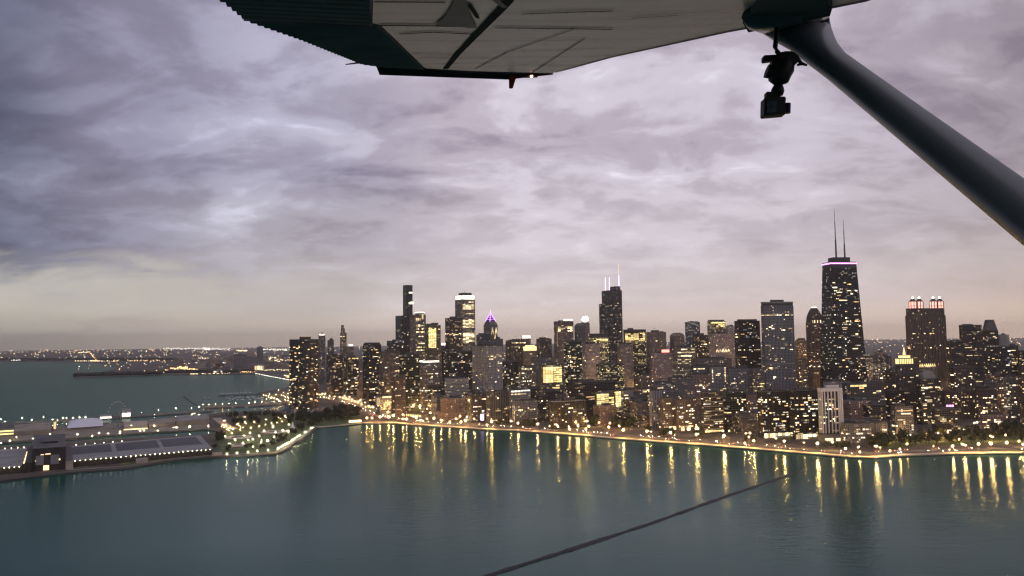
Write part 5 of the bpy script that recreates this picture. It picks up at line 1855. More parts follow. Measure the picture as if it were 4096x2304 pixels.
# park circles
for i, (x0, x1, y0, y1, lb) in enumerate(((200, 640, 808, 842, 'round pale fountain terrace in the park, nearest the car park lamps'), (270, 612, 936, 980, 'round pale fountain terrace in the park, closest to the sea wall'),
                                          (815, 1270, 712, 752, 'largest round pale fountain terrace, deepest in the park'), (1000, 1235, 783, 808, 'small round pale fountain terrace beside dark trees'), (770, 860, 970, 1010, 'smallest dim round fountain basin on the lawn'))):
    a, b = gnd(*S4(x0, (y0 + y1) / 2)), gnd(*S4(x1, (y0 + y1) / 2))
    c = (a + b) / 2
    r = (b - a).length / 2
    t = empty('fountain', c + Vector((0, 0, .15)), 0, lb, 'fountain')
    bm = bmesh.new()
    add_prism(bm, ngon(0, 0, r, r, 40), 0, .35)
    obj('terrace', bm, [M['conc'], M['conc']], t)
    bm = bmesh.new()
    add_prism(bm, ngon(0, 0, r * .45, r * .45, 32), .36, .9)
    obj('basin', bm, [M['conc'], M['tank']], t)

# pier sheds
def shed(x0, x1, yf, yb, dy, h, label, roofmat, wall='shed', gable=True, name='pier_shed', cat='shed'):
    a, b, c, d = gnd(x0, yf), gnd(x1, yf + dy), gnd(x1, yb + dy), gnd(x0, yb)
    loc = (a + c) / 2
    loc.z = 2
    t = empty(name, loc, 0, label, cat)
    quad_box('wall', [a, b, c, d], 0, h, M[wall], M['roof'], t, loc)
    if gable:
        bm = bmesh.new()
        m0, m1 = (a + d) / 2, (b + c) / 2
        rise = h * .4
        L = lambda p, z: bm.verts.new((p.x - loc.x, p.y - loc.y, z))
        v = [L(a, h + .03), L(b, h + .03), L(c, h + .03), L(d, h + .03), L(m0, h + rise), L(m1, h + rise)]
        for ix in ((0, 1, 5, 4), (2, 3, 4, 5), (0, 4, 3), (1, 2, 5), (3, 2, 1, 0)):
            bm.faces.new([v[i] for i in ix])
        bmesh.ops.recalc_face_normals(bm, faces=bm.faces)
        obj('roof', bm, M[roofmat], t)
    return t, loc, (a, b, c, d)


t, l_, q_ = shed(56, 205, 1746, 1716, -11, 9, 'long brown roofed shed on the pier left of the white tent roof', 'shed')
t, l_, q_ = shed(-60, 54, 1752, 1722, -8, 14, 'pier garage with two glowing yellow storeys at the left border', 'shed', gable=False, name='car_park', cat='garage')
for z0 in (3.5, 9.0):
    f = [q_[0] + (q_[0] - q_[3]).normalized() * .4, q_[1] + (q_[1] - q_[2]).normalized() * .4, q_[1], q_[0]]
    quad_box('lit_storey', f, z0, z0 + 2.6, M['band_yel'], M['band_yel'], t, l_)
t, l_, q_ = shed(595, 700, 1714, 1694, -7, 9, 'low brown pier hall in the middle of the pier right of the big wheel', 'shed')
t, l_, q_ = shed(705, 826, 1706, 1684, -9, 11, 'pier hall with a whitish ridge near the landward end of the pier', 'roof_light')
t, l_, q_ = shed(495, 590, 1722, 1702, -6, 8, 'low warm lit pier pavilion right under the big wheel', 'paving', 'paving')
quad_box('lit_front', [q_[0] + (q_[0] - q_[3]).normalized() * .4, q_[1] + (q_[1] - q_[2]).normalized() * .4, q_[1], q_[0]], .6, 2.6, M['band_warm'], M['band_warm'], t, l_)
t, l_, q_ = shed(400, 446, 1676, 1668, -2, 6, 'small white lit boathouse on the outer pier', 'roof_light', 'white')
quad_box('lit_front', [q_[0] + (q_[0] - q_[3]).normalized() * .4, q_[1] + (q_[1] - q_[2]).normalized() * .4, q_[1], q_[0]], 1, 4.5, M['band_white'], M['band_white'], t, l_)
t, l_, q_ = shed(488, 522, 1670, 1662, -2, 13, 'brightly lit white building on the outer pier behind the big wheel', 'roof_light', 'white')
quad_box('lit_front', [q_[0] + (q_[0] - q_[3]).normalized() * .4, q_[1] + (q_[1] - q_[2]).normalized() * .4, q_[1], q_[0]], 2, 10, M['band_white'], M['band_white'], t, l_)
t, l_, q_ = shed(214, 224, 1722, 1712, -1, 19, 'narrow stair tower with white lit windows at the left end of the tent', 'roof_light', 'shed', gable=False, name='stair_tower', cat='tower')
quad_box('lit_window', [q_[0] + (q_[0] - q_[3]).normalized() * .3, q_[1] + (q_[1] - q_[2]).normalized() * .3, q_[1], q_[0]], 3, 17, M['win_cream'], M['win_cream'], t, l_)
t, l_, q_ = shed(848, 888, 1824, 1816, -3, 5, 'small beige lit hut by the sea wall beside the long grey hall', 'paving', 'paving', gable=False, name='hut', cat='hut')
t, l_, q_ = shed(942, 984, 1676, 1671, -3, 5, 'flat canopy with two thin lit lines between the park trees', 'shed', 'paving', gable=False, name='canopy', cat='canopy')
for z0 in (2.2, 3.9):
    quad_box('light_line', [q_[0] + (q_[0] - q_[3]).normalized() * .4, q_[1] + (q_[1] - q_[2]).normalized() * .4, q_[1], q_[0]], z0, z0 + .8, M['band_warm'], M['band_warm'], t, l_)
# white vaulted tent
a, b = gnd(268, 1722), gnd(412, 1712)
c, d = gnd(405, 1690), gnd(285, 1697)
loc = (a + c) / 2
loc.z = 2
t = empty('tent', loc, 0, 'large white fabric tent with a vaulted roof on the pier', 'tent')
bm = bmesh.new()
rows = []
for i in range(13):
    u = i / 12
    p, r_ = a.lerp(b, u), d.lerp(c, u)
    row = []
    hgt = 17 * (.55 + .45 * math.sin(math.pi * (.15 + .7 * u))) * (1 - .05 * (i % 2))
    for k in range(9):
        w = k / 8
        s = p.lerp(r_, w)
        row.append(bm.verts.new((s.x - loc.x, s.y - loc.y, 4.5 + (hgt - 4.5) * math.sin(math.pi * w) ** .8)))
    rows.append(row)
for x, y in zip(rows, rows[1:]):
    for k in range(8):
        bm.faces.new((x[k], y[k], y[k + 1], x[k + 1]))
for row in (rows[0], rows[-1]):
    bm.faces.new(row)
bmesh.ops.recalc_face_normals(bm, faces=bm.faces)
obj('tent_roof', bm, M['tent'], t, True)
quad_box('wall', [a.lerp(c, .02), b.lerp(d, .02), c.lerp(a, .02), d.lerp(b, .02)], 0, 4.45, M['shed'], M['roof'], t, loc)
# big wheel, seen nearly edge-on
base = gnd(468, 1713)
t = empty('ferris_wheel', base, R(78), 'tall thin unlit big wheel on the pier seen almost edge on', 'ferris wheel')
hub_z, RR = 30.0, 26.0
bm = bmesh.new()
for off in (-1.2, 1.2):
    pts = [(RR * math.cos(k * math.pi / 24), off, hub_z + RR * math.sin(k * math.pi / 24)) for k in range(49)]
    add_tube(bm, pts, .28, 5)
obj('rim', bm, M['slab'], t)
bm = bmesh.new()
for k in range(20):
    an = k * math.pi / 10
    for off in (-1.2, 1.2):
        add_tube(bm, [(0, off * 1.6, hub_z), (RR * math.cos(an), off, hub_z + RR * math.sin(an))], .1, 4)
obj('spoke', bm, M['slab'], t)
bm = bmesh.new()
add_tube(bm, [(0, -3, hub_z), (0, 3, hub_z)], 1.0, 10)
obj('hub', bm, M['slab'], t)
for sx_ in (-1, 1):
    for off in (-3, 3):
        bm = bmesh.new()
        add_tube(bm, [(sx_ * 13, off * 2.4, 0), (0, off, hub_z)], [.5, .4], 6)
        obj('leg', bm, M['slab'], t)
for k in range(20):
    an = k * math.pi / 10
    bm = bmesh.new()
    x, z = (RR + .2) * math.cos(an), hub_z + (RR + .2) * math.sin(an)
    add_box(bm, x - .9, x + .9, -.8, .8, z - 2.4, z - .4)
    obj('gondola', bm, M['tent'], t)

# underpass wall with its row of glowing panels beside the drive
wl = [gnd(1572, 1659), gnd(1630, 1666), gnd(1694, 1671)]
loc = wl[1].copy()
t = empty('retaining_wall', loc, 0, 'low concrete wall beside the drive with a row of glowing yellow panels', 'wall')
bm = bmesh.new()
for a, b in zip(wl, wl[1:]):
    n_ = (b - a).normalized()
    nn = Vector((-n_.y, n_.x, 0))
    q4 = [a - loc, b - loc, b - loc + nn * 1.0, a - loc + nn * 1.0]
    add_prism(bm, [(p.x, p.y) for p in q4], 0, 7)
obj('wall', bm, [M['conc'], M['conc']], t)
pp = resample(wl, 7.4)
for x, y, a in pp[1:-1]:
    bm = bmesh.new()
    m = Matrix.Translation((x - loc.x, y - loc.y, 0)) @ Matrix.Rotation(a, 4, 'Z')
    add_box(bm, -1.7, 1.7, -.4, -.05, 1.2, 5.4, 0, m)
    obj('lit_panel', bm, M['band_yel'], t)
# lit beach pavilion at the small beach
a, b = gnd(1396, 1690), gnd(1445, 1688)
loc = (a + b) / 2
t = empty('beach_pavilion', loc, math.atan2((b - a).y, (b - a).x), 'low beach pavilion with one long glowing front, mirrored in the lake', 'pavilion')
L = (b - a).length
bm = bmesh.new()
add_box(bm, -L / 2, L / 2, 0, 7, 0, 4.6)
add_box(bm, -L / 2 - 1, L / 2 + 1, -1.2, 8, 4.62, 5.1)
obj('wall', bm, M['paving'], t)
bm = bmesh.new()
add_box(bm, -L / 2 + .5, L / 2 - .5, -.3, -.02, .7, 4.0)
M['pav_glow'] = glow('pavilion_glow', (1.0, .66, .28), 14.0, 'AUTO')
obj('lit_front', bm, M['pav_glow'], t)
# small white pyramid tent in the park
p = gnd(*S4(1328, 675))
t = empty('tent', p, .4, 'tiny white pyramid tent at the edge of the grove', 'tent')
bm = bmesh.new()
q5 = [bm.verts.new(v) for v in ((-4, -4, 0), (4, -4, 0), (4, 4, 0), (-4, 4, 0))]
ap = bm.verts.new((0, 0, 14))
for i in range(4):
    bm.faces.new((q5[i], q5[(i + 1) % 4], ap))
bm.faces.new(list(reversed(q5)))
obj('tent_roof', bm, M['tent'], t)
# lilac lit totem by the drive
p = gnd(1929, 1693)
t = empty('light_column', p, -.2, 'small lilac glowing sign tower at the lakefront drive', 'sign')
bm = bmesh.new()
add_box(bm, -4.2, 4.2, 0, 2, 0, 10)
obj('wall', bm, M['darkwall'], t)
bm = bmesh.new()
add_box(bm, -3.6, 3.6, -.3, -.02, 11 - 5, 19)
obj('lit_panel', bm, M['band_lilac'], t)
bm = bmesh.new()
add_box(bm, -3.8, 3.8, 0, 1.0, 10.02, 19.4)
obj('frame', bm, M['steel'], t)

# moored boats
def boat_proto():
    root = empty('boat', (0, 0, -500), 0, 'small white moored boat in the harbour basin', 'boat', 'moored boats')
    bm = bmesh.new()
    secs = [(-4.5, 1.2, 1.0), (-2, 1.6, 1.0), (1, 1.5, 1.1), (3.4, .9, 1.3), (5, .06, 1.55)]
    rows = [[bm.verts.new(v) for v in ((x, -w, zt), (x, -w * .55, -.3), (x, w * .55, -.3), (x, w, zt))] for x, w, zt in secs]
    for r0, r1 in zip(rows, rows[1:]):
        for k in range(4):
            bm.faces.new((r0[k], r1[k], r1[(k + 1) % 4], r0[(k + 1) % 4]))
    bm.faces.new(list(reversed(rows[0])))
    bm.faces.new(rows[-1])
    bmesh.ops.recalc_face_normals(bm, faces=bm.faces)
    obj('hull', bm, M['white'], root)
    bm = bmesh.new()
    add_prism(bm, [(-1.5, -1), (1.8, -.8), (1.8, .8), (-1.5, 1)], 1.05, 2.3, top_scale=.75)
    obj('cabin', bm, [M['white'], M['white']], root)
    bm = bmesh.new()
    add_tube(bm, [(.6, 0, 2.31), (.6, 0, 12)], [.1, .05], 5)
    obj('mast', bm, M['white'], root)
    return root


bt = boat_proto()
br_ = random.Random(6)
spots = [(880 + i * 9 + br_.uniform(-3, 3), 1577.5 - i * .4 + br_.uniform(-1.5, 1)) for i in range(14)] + [(br_.uniform(900, 1050), br_.uniform(1587, 1602)) for _ in range(40)] + [(930, 1631.5), (985, 1630), (1130, 1625), (820, 1592), (835, 1593)]
for i, (x, y) in enumerate(spots):
    p = gnd(x, y, 0)
    if i == 0:
        bt.location, bt.rotation_euler = p, (0, 0, .3)
    else:
        dup(bt, loc=p, rz=br_.uniform(-.4, .6), scale=(1.3,) * 3 if i < 14 else None)

# ---- far shore: lit museum front, stadium-like lit low block, and the sea of lights beyond
for px, py, w, h, d, label, mt in ((1037, 1482, 62, 34, 40, 'far pale domed museum glowing beside the lit shore curve', 'win_cream'),
                                   (873, 1490, 82, 10, 30, 'far low white glowing building on the peninsula shore', 'win_white'),
                                   (1160, 1512, 36, 16, 24, 'far bright lit building touching the black curved tower', 'band_yel')):
    p = gnd(px, py)
    t = empty('museum' if px == 1037 else 'hall', p, 0, label, 'building')
    bm = bmesh.new()
    add_prism(bm, [(-w / 2, 0), (w / 2, 0), (w / 2, d), (-w / 2, d)], 0, h)
    obj('wall', bm, [M['conc'], M['roof_light']], t)
    for k in range(6):
        bm = bmesh.new()
        add_box(bm, (-.46 + k * .155) * w, (-.46 + k * .155 + .12) * w, -.6, -.05, h * .12, h * .85)
        obj('lit_bay', bm, M[mt], t)
    bm = bmesh.new()
    add_prism(bm, ngon(0, d / 2, w * .2, w * .2, 16), h + .02, h + 8, top_scale=.6)
    obj('dome' if px == 1037 else 'roof_plant', bm, [M['roof_light'], M['roof_light']], t)

fr = random.Random(14)
far_bm = {k: bmesh.new() for k in range(3)}


def far_light(p, k=0, r=None):
    d = math.hypot(p.x, p.y)
    r = r or d / 773.0 * fr.uniform(.22, .5)
    bm = far_bm[k]
    c = Vector((p.x, p.y, p.z + r * 1.2 + 2))
    top, bot = bm.verts.new(c + Vector((0, 0, r * .8))), bm.verts.new(c - Vector((0, 0, r * .8)))
    ring = [bm.verts.new(c + Vector((r * math.cos(a), r * math.sin(a), 0))) for a in (0, 1.57, 3.14, 4.71)]
    for i in range(4):
        bm.faces.new((ring[i], ring[(i + 1) % 4], top))
        bm.faces.new((ring[(i + 1) % 4], ring[i], bot))


for i in range(1400):
    px = fr.uniform(-200, 4300)
    Ymin = 9500 if px < 310 else (5200 if px < 1290 else 3000)
    Y = Ymin * math.exp(fr.random() ** .8 * math.log(27000 / Ymin))
    p = at(px, y_inf(px), Y)
    far_light(Vector((p.x, p.y, 2)), fr.choice((0, 0, 0, 1, 1, 2)))
Z5 = lambda x, y: (x / 3.68, 1350 + y / 3.68)
Z6 = lambda x, y: (650 + x / 4.86, 1340 + y / 4.86)
def row(f, x0, y0, x1, y1, n, k, jit=2.0, r=1.0):
    for i in range(n):
        u = (i + fr.random()) / n
        px, py = f(x0 + (x1 - x0) * u + fr.uniform(-jit, jit), y0 + (y1 - y0) * u + fr.uniform(-jit, jit))
        p = gnd(px, min(py, 1560) + 2.0)
        far_light(p, k, math.hypot(p.x, p.y) / 773.0 * fr.uniform(.28, .55) * r)
row(Z5, 170, 338, 820, 318, 34, 2)
row(Z5, 1090, 348, 1730, 350, 26, 0)
row(Z5, 1150, 225, 1320, 215, 16, 0, 4)
row(Z5, 1320, 215, 1420, 350, 20, 1, 6)
row(Z5, 1330, 350, 1440, 350, 8, 1, 3, 1.4)
row(Z5, 1780, 535, 2576, 505, 22, 0, 12)
row(Z5, 1900, 345, 2576, 330, 28, 1, 8)
row(Z6, 0, 265, 1300, 268, 95, 2, 14)
row(Z6, 800, 270, 920, 285, 22, 2, 14, 1.3)
row(Z6, 1450, 310, 1650, 310, 22, 0, 8, 1.2)
row(Z6, 1950, 280, 2480, 290, 50, 2, 16)
row(Z6, 150, 650, 700, 680, 34, 1, 10, 1.4)
row(Z5, 1780, 530, 2576, 500, 18, 1, 14, 1.5)
row(Z6, 0, 700, 600, 690, 16, 1, 20, 1.3)
row(Z6, 300, 625, 480, 650, 22, 1, 12, 1.5)
row(Z6, 640, 455, 1130, 450, 24, 0, 6)
row(Z6, 950, 545, 1220, 545, 22, 2, 2)
row(Z6, 540, 765, 690, 765, 9, 0, 3)
row(Z6, 740, 760, 1330, 745, 14, 0, 4)
row(Z6, 1340, 700, 1830, 720, 44, 1, 22)
row(Z6, 1800, 755, 2480, 885, 46, 2, 3, .9)
row(Z6, 1900, 680, 2500, 690, 26, 0, 14)
row(Z6, 2360, 800, 2500, 820, 14, 2, 8, 1.4)
row(Z6, 1900, 400, 2480, 560, 60, 0, 40)
for k, (nm, c, s) in enumerate((('warm', (1.0, .74, .44), 3.2), ('orange', (1.0, .55, .22), 3.4), ('white', (1.0, .92, .78), 3.2))):
    o = obj('far_city_lights', far_bm[k], glow('far_light_' + nm, c, s))
    tag(o, 'countless tiny %s lights of the far city and its shore below the horizon' % nm, 'city lights', kind='stuff')
# dark tree belts on the far peninsula
M['farwood'] = plain('far_wood', (.022, .024, .018), .95, .4, .01)
for px0, px1, y0, y1, h, lb in ((306, 640, 1506, 1497, 16, 'dark low wood along the peninsula across the bay'), (640, 1010, 1492, 1490, 14, 'dark far tree belt behind the lit shore road'), (0, 700, 1443, 1443, 26, 'dim tree belt on the farthest shore')):
    bm = bmesh.new()
    n = 160
    for i in range(n):
        u = fr.random()
        p = gnd(px0 + (px1 - px0) * u, y0 + (y1 - y0) * u - fr.uniform(0, 5))
        s = h * fr.uniform(.5, 1.1)
        m = Matrix.Translation(p + Vector((0, 0, s * .45))) @ Matrix.Diagonal((s * fr.uniform(1.0, 2.0), s * fr.uniform(.8, 1.5), s * .55, 1))
        bmesh.ops.create_icosphere(bm, subdivisions=2, radius=1.0, matrix=m)
    for v in bm.verts:
        v.co += Vector((fr.uniform(-1, 1), fr.uniform(-1, 1), fr.uniform(-1, 1))) * h * .12
    o = obj('far_woods', bm, M['farwood'])
    tag(o, lb, 'woods', kind='stuff')

# ================================================================== the aircraft we look out of (banked right, so the left wing rises)
WA, WB = .36, .276          # wing underside: height above the eye = WA + WB * distance out along the wing


def wpt(px, py, off=0.0):
    d = ray(px, py)
    t = WA / (d.z - WB * d.y)
    return Vector((d.x * t, d.y * t, H + d.z * t + off))


def wz(x, y, off=0.0):
    return Vector((x, y, H + WA + WB * y + off))


UPW = Vector((0, -WB, 1)).normalized()
M['wing'] = None


def wing_mat():
    m, nt = new_mat('wing_paint')
    b = principled(nt)
    t = N(nt, 'ShaderNodeTexCoord')
    mp = N(nt, 'ShaderNodeMapping')
    mp.inputs['Scale'].default_value = (.5, 3.2, 1)
    nt.links.new(t.outputs['Object'], mp.inputs[0])
    a = N(nt, 'ShaderNodeTexNoise')
    a.inputs['Scale'].default_value = 2.2
    a.inputs['Detail'].default_value = 6
    nt.links.new(mp.outputs[0], a.inputs['Vector'])
    c = ramp(nt, a.outputs['Fac'], [(.32, (.28, .26, .23)), (.46, (.58, .545, .50)), (.7, (.68, .65, .61))])
    v = N(nt, 'ShaderNodeTexVoronoi')
    v.inputs['Scale'].default_value = 14.0
    nt.links.new(t.outputs['Object'], v.inputs['Vector'])
    r = ramp(nt, v.outputs['Distance'], [(.035, (.25, .25, .25)), (.06, (1, 1, 1))], 'LINEAR')
    cc = mixc(nt, 1.0, c, r, 'MULTIPLY')
    nt.links.new(cc, b.inputs['Base Color'])
    b.inputs['Roughness'].default_value = .42
    b.inputs['Specular IOR Level'].default_value = .20
    return m


M['wing'] = wing_mat()
M['flap'] = plain('dark_flap_paint', (.19, .19, .195), .6, .25, 3.0, spec=.06)
M['seam'] = plain('panel_seam', (.11, .10, .092), 1.0, .2, 5.0, spec=0.0)
M['strut'] = plain('strut_paint', (.11, .135, .155), .34, .2, 2.0)
M['blackpl'] = plain('black_plastic', (.012, .012, .014), .55, .2, 20.0)
plane = empty('aircraft', wz(1.0, .4, 0), 0, 'high wing light aircraft, its pale wing underside and dark strut seen from the cabin', 'aircraft')
PI_ = Matrix.Translation(-plane.location)


def pobj(name, bm, mat, parent=None, smooth=False):
    bmesh.ops.transform(bm, matrix=PI_, verts=bm.verts)
    return obj(name, bm, mat, parent or plane, smooth)


def slab(bm, pts, thick, inset=.0, mi=0):
    """wing skin: bottom outline on the wing plane, upper skin THICK above and pulled in a little"""
    c = sum(pts, Vector()) / len(pts)
    lo = [bm.verts.new(p) for p in pts]
    hi = [bm.verts.new(p + (c - p) * inset + UPW * thick) for p in pts]
    n = len(pts)
    f = bm.faces.new(lo)
    g = bm.faces.new(list(reversed(hi)))
    for i in range(n):
        j = (i + 1) % n
        bm.faces.new((lo[i], hi[i], hi[j], lo[j])).material_index = mi
    bmesh.ops.triangulate(bm, faces=[f, g])
    bmesh.ops.recalc_face_normals(bm, faces=bm.faces)


# outlines in photograph pixels, laid on the wing plane
Phin = [wpt(1493, 0), wpt(1490, 93), wpt(1521, 99), wpt(1701, 273)]     # hinge line of flap and aileron
Ptip = [wpt(1880, 284), wpt(2205, 293)]
Plead = [wpt(2330, 259), wpt(2450, 226), wpt(2914, 124), wpt(2993, 110), wpt(3318, 30), wpt(3464, 0)]
hin_in = Vector((Phin[0].x, .25, 0)); hin_in = wz(Phin[0].x, .25)
lead_in = wz(Plead[-1].x, .25)
bm = bmesh.new()
slab(bm, [hin_in] + Phin + Ptip + Plead + [lead_in], .13, .03)
wing = pobj('wing', bm, [M['wing'], M['flap']])
# rounded leading edge
bm = bmesh.new()
le = [Ptip[-1]] + Plead + [lead_in]
rows = []
for p in le:
    rows.append([bm.verts.new(p + UPW * (.055 - .06 * math.cos(a)) + Vector((.055 * math.sin(a), 0, 0))) for a in [math.pi * k / 6 for k in range(7)]])
for a, b in zip(rows, rows[1:]):
    for k in range(6):
        bm.faces.new((a[k], b[k], b[k + 1], a[k + 1]))
bmesh.ops.recalc_face_normals(bm, faces=bm.faces)
pobj('leading_edge', bm, M['wing'], None, True)
# wing tip cap: lip below the skin, its edge shade put into the dark colour
bm = bmesh.new()
tp = [wpt(1500, 254), wpt(1505, 262), wpt(1518, 296), wpt(2030, 315), wpt(2212, 295), wpt(2100, 293), wpt(1880, 287), wpt(1701, 275), wpt(1600, 262)]
slab(bm, [p - UPW * .006 for p in tp], .10, .02)
pobj('wing_tip', bm, plain('shaded_tip', (.030, .034, .040), .9, .2, 3.0, spec=0.0))


def corrugated(name, outline_in, outline_out, n, amp):
    """beaded skin panel: in/out are the two chordwise-ordered edges (hinge side, trailing side) from root to tip"""
    bm = bmesh.new()
    rows = []

    def along(line, u):
        L = [0]
        for a, b in zip(line, line[1:]):
            L.append(L[-1] + (b - a).length)
        s = u * L[-1]
        for i in range(len(line) - 1):
            if s <= L[i + 1] or i == len(line) - 2:
                return line[i].lerp(line[i + 1], (s - L[i]) / max(1e-6, L[i + 1] - L[i]))
    for i in range(n * 6 + 1):
        u = i / (n * 6)
        z = amp * math.cos(2 * math.pi * i / 6)
        a, b = along(outline_in, u), along(outline_out, u)
        rows.append([bm.verts.new(a.lerp(b, w) - UPW * z + UPW * t_) for w, t_ in ((0, 0), (.5, 0), (1, 0), (1, .012), (.5, .05), (0, .10))])
    for a, b in zip(rows, rows[1:]):
        for k in range(6):
            bm.faces.new((a[k], b[k], b[(k + 1) % 6], a[(k + 1) % 6]))
    bm.faces.new(rows[0])
    bm.faces.new(list(reversed(rows[-1])))
    bmesh.ops.recalc_face_normals(bm, faces=bm.faces)
    return pobj(name, bm, M['flap'])


te_flap = [wpt(890, 0), wpt(968, 65)]
te_dir = te_flap[0] - te_flap[1]
te_root = wz(te_flap[0].x + te_dir.x * 1.2, .3)
corrugated('flap', [hin_in + Vector((-.01, 0, 0)), Phin[0] + Vector((-.01, 0, 0)), Phin[1] + Vector((-.01, 0, 0))], [te_root, te_flap[0], te_flap[1]], 26, .008)
corrugated('aileron', [Phin[1] + Vector((-.01, .012, 0)), Phin[2] + Vector((-.01, 0, 0)), Phin[3] + Vector((-.01, 0, 0))], [te_flap[1] + Vector((0, .012, 0)), wpt(1200, 152), wpt(1446, 252)] + [wpt(1504, 260)], 30, .009)


def seam(bm, pts, w, off=-.004):
    pts = [wpt(*p) - UPW * abs(off) for p in pts]
    for a, b in zip(pts, pts[1:]):
        d = (b - a).normalized()
        n = d.cross(UPW).normalized() * w / 2
        bm.faces.new([bm.verts.new(v) for v in (a - n, b - n, b + n, a + n)])


Z1 = lambda x, y: (850 + x / 1.61, y / 1.61)
bm = bmesh.new()
for pts, w in ((((1080, 156), (1400, 158), (1700, 166)), .028), (((1200, 212), (1420, 200), (1700, 214)), .024), (((1280, 340), (1590, 346)), .012), (((1340, 364), (1560, 366)), .008),
               (((1920, -20), (1860, 50), (1700, 215), (1580, 340), (1500, 440)), .030), (((1820, 172), (2200, 176), (2576, 182)), .022), (((1990, 82), (2300, 70), (2576, 62)), .016),
               (((2120, 410), (2200, 408)), .012), (((1960, 412), (2140, 408)), .008), (((2330, 180), (1900, 330), (1690, 440)), .006), (((2400, 240), (2050, 470)), .005), (((2390, 358), (2576, 352)), .010), (((1890, 330), (2576, 300)), .005), (((1650, 20), (1710, 110)), .012),
               (((1040, 2), (1500, 5)), .02), (((2700, 110), (3000, 90)), .01)):
    seam(bm, [Z1(*p) for p in pts], w)
for pts in (((1500, 440), (1580, 345), (1700, 220)), ((1690, 440), (1900, 330), (2330, 180)), ((2050, 470), (2400, 240)), ((1280, 345), (1590, 352)), ((1830, 180), (2570, 190)), ((1900, 336), (2570, 308)), ((1110, 168), (1690, 176)), ((2000, 90), (2570, 70))):
    wp = [wpt(*Z1(*p)) for p in pts]
    for a, b in zip(wp, wp[1:]):
        n_ = int((b - a).length / .05)
        for i in range(n_):
            c = a.lerp(b, (i + .5) / n_) - UPW * .0035
            bm.faces.new([bm.verts.new(c + Vector((.0042 * math.cos(q), .0042 * math.sin(q), WB * .0042 * math.sin(q)))) for q in [k * math.pi / 3 for k in range(6)]])
pobj('panel_seam', bm, M['seam'], wing)
bm = bmesh.new()
mk = [Z1(*p) for p in ((1430, 150), (1500, 90), (1545, 10), (1560, -20), (1640, -20), (1650, 60), (1690, 150), (1705, 172))]
v = [bm.verts.new(wpt(*p) - UPW * .006) for p in mk]
f = bm.faces.new(v)
bmesh.ops.triangulate(bm, faces=[f])
mk = [Z1(*p) for p in ((1790, -20), (1870, 40), (1900, 30), (1840, -20))]
bm.faces.new([bm.verts.new(wpt(*p) - UPW * .006) for p in mk])
pobj('paint_marking', bm, M['flap'], wing)
# static wick, tip fence and navigation lamp
bm = bmesh.new()
add_tube(bm, [wpt(1446, 250), wpt(1383, 258)], [.006, .003], 5)
pobj('static_wick', bm, M['seam'])
c = wpt(2044, 300)
Yt = c.y - .02
bm = bmesh.new()
pr = [(2034, 248), (2041, 245), (2046, 260), (2050, 288), (2062, 302), (2072, 306), (2062, 318), (2056, 330), (2052, 352), (2044, 355), (2036, 353), (2035, 300)]
fa = [bm.verts.new(at(x, y, Yt)) for x, y in pr]
bk = [bm.verts.new(at(x, y, Yt + .03)) for x, y in pr]
bm.faces.new(fa)
bm.faces.new(list(reversed(bk)))
for i in range(len(pr)):
    j = (i + 1) % len(pr)
    bm.faces.new((fa[j], fa[i], bk[i], bk[j]))
bmesh.ops.triangulate(bm, faces=[f for f in bm.faces if len(f.verts) > 4])
bmesh.ops.recalc_face_normals(bm, faces=bm.faces)
M['fence'] = plain('red_lit_fence', (.50, .09, .05), .4, .2, 8.0)  # red lamp light put into the base colour of the fence
pobj('tip_fence', bm, M['fence'])
bm = bmesh.new()
bmesh.ops.create_icosphere(bm, subdivisions=2, radius=.009, matrix=Matrix.Translation(at(2126, 305, Yt - .01)))
M['navred'] = glow('navigation_red', (1.0, .35, .22), 14.0, 'AUTO')
nl = pobj('navigation_light', bm, M['navred'])
bm = bmesh.new()
add_tube(bm, [at(2070, 304, Yt + .02), at(2150, 303, Yt + .02)], [.014, .012], 8)
pobj('light_housing', bm, M['blackpl'], nl)

# strut: streamlined section swept from the wing down to the fuselage
ST = [((2965, 70), (3316, 0), 0), ((2985, 104), (3320, 30), 0), ((3040, 128), (3318, 70), 0), ((3090, 150), (3325, 108), 2.50), ((3150, 182), (3336, 140), 2.44),
      ((3220, 240), (3352, 176), 2.37), ((3300, 307), (3382, 212), 2.29), ((3400, 392), (3488, 287), 2.17), ((3500, 477), (3595, 362), 2.05), ((3775, 711), (3892, 570), 1.77), ((4067, 960), (4208, 791), 1.52), ((4420, 1260), (4588, 1057), 1.28), ((4900, 1668), (5090, 1408), 1.05)]
ST = [(l, u, Y or wpt((l[0] + u[0]) / 2, (l[1] + u[1]) / 2).y - .02) for l, u, Y in ST]
bm = bmesh.new()
mid = [((at(*l, Y) + at(*u, Y)) / 2) for l, u, Y in ST]
rows = []
for i, (l, u, Y) in enumerate(ST):
    A, B = at(*l, Y), at(*u, Y)
    ch = (B - A) / 2
    ax = (mid[min(i + 1, len(mid) - 1)] - mid[max(i - 1, 0)]).normalized()
    nn = ch.normalized().cross(ax).normalized()
    th = .032
    rows.append([bm.verts.new(mid[i] + ch * math.cos(a) + nn * th * math.sin(a) * (1 - .25 * math.cos(a))) for a in [2 * math.pi * k / 20 for k in range(20)]])
for a, b in zip(rows, rows[1:]):
    for k in range(20):
        bm.faces.new((a[k], b[k], b[(k + 1) % 20], a[(k + 1) % 20]))
bm.faces.new(rows[0])
bm.faces.new(list(reversed(rows[-1])))
bmesh.ops.recalc_face_normals(bm, faces=bm.faces)
pobj('wing_strut', bm, M['strut'], None, True)
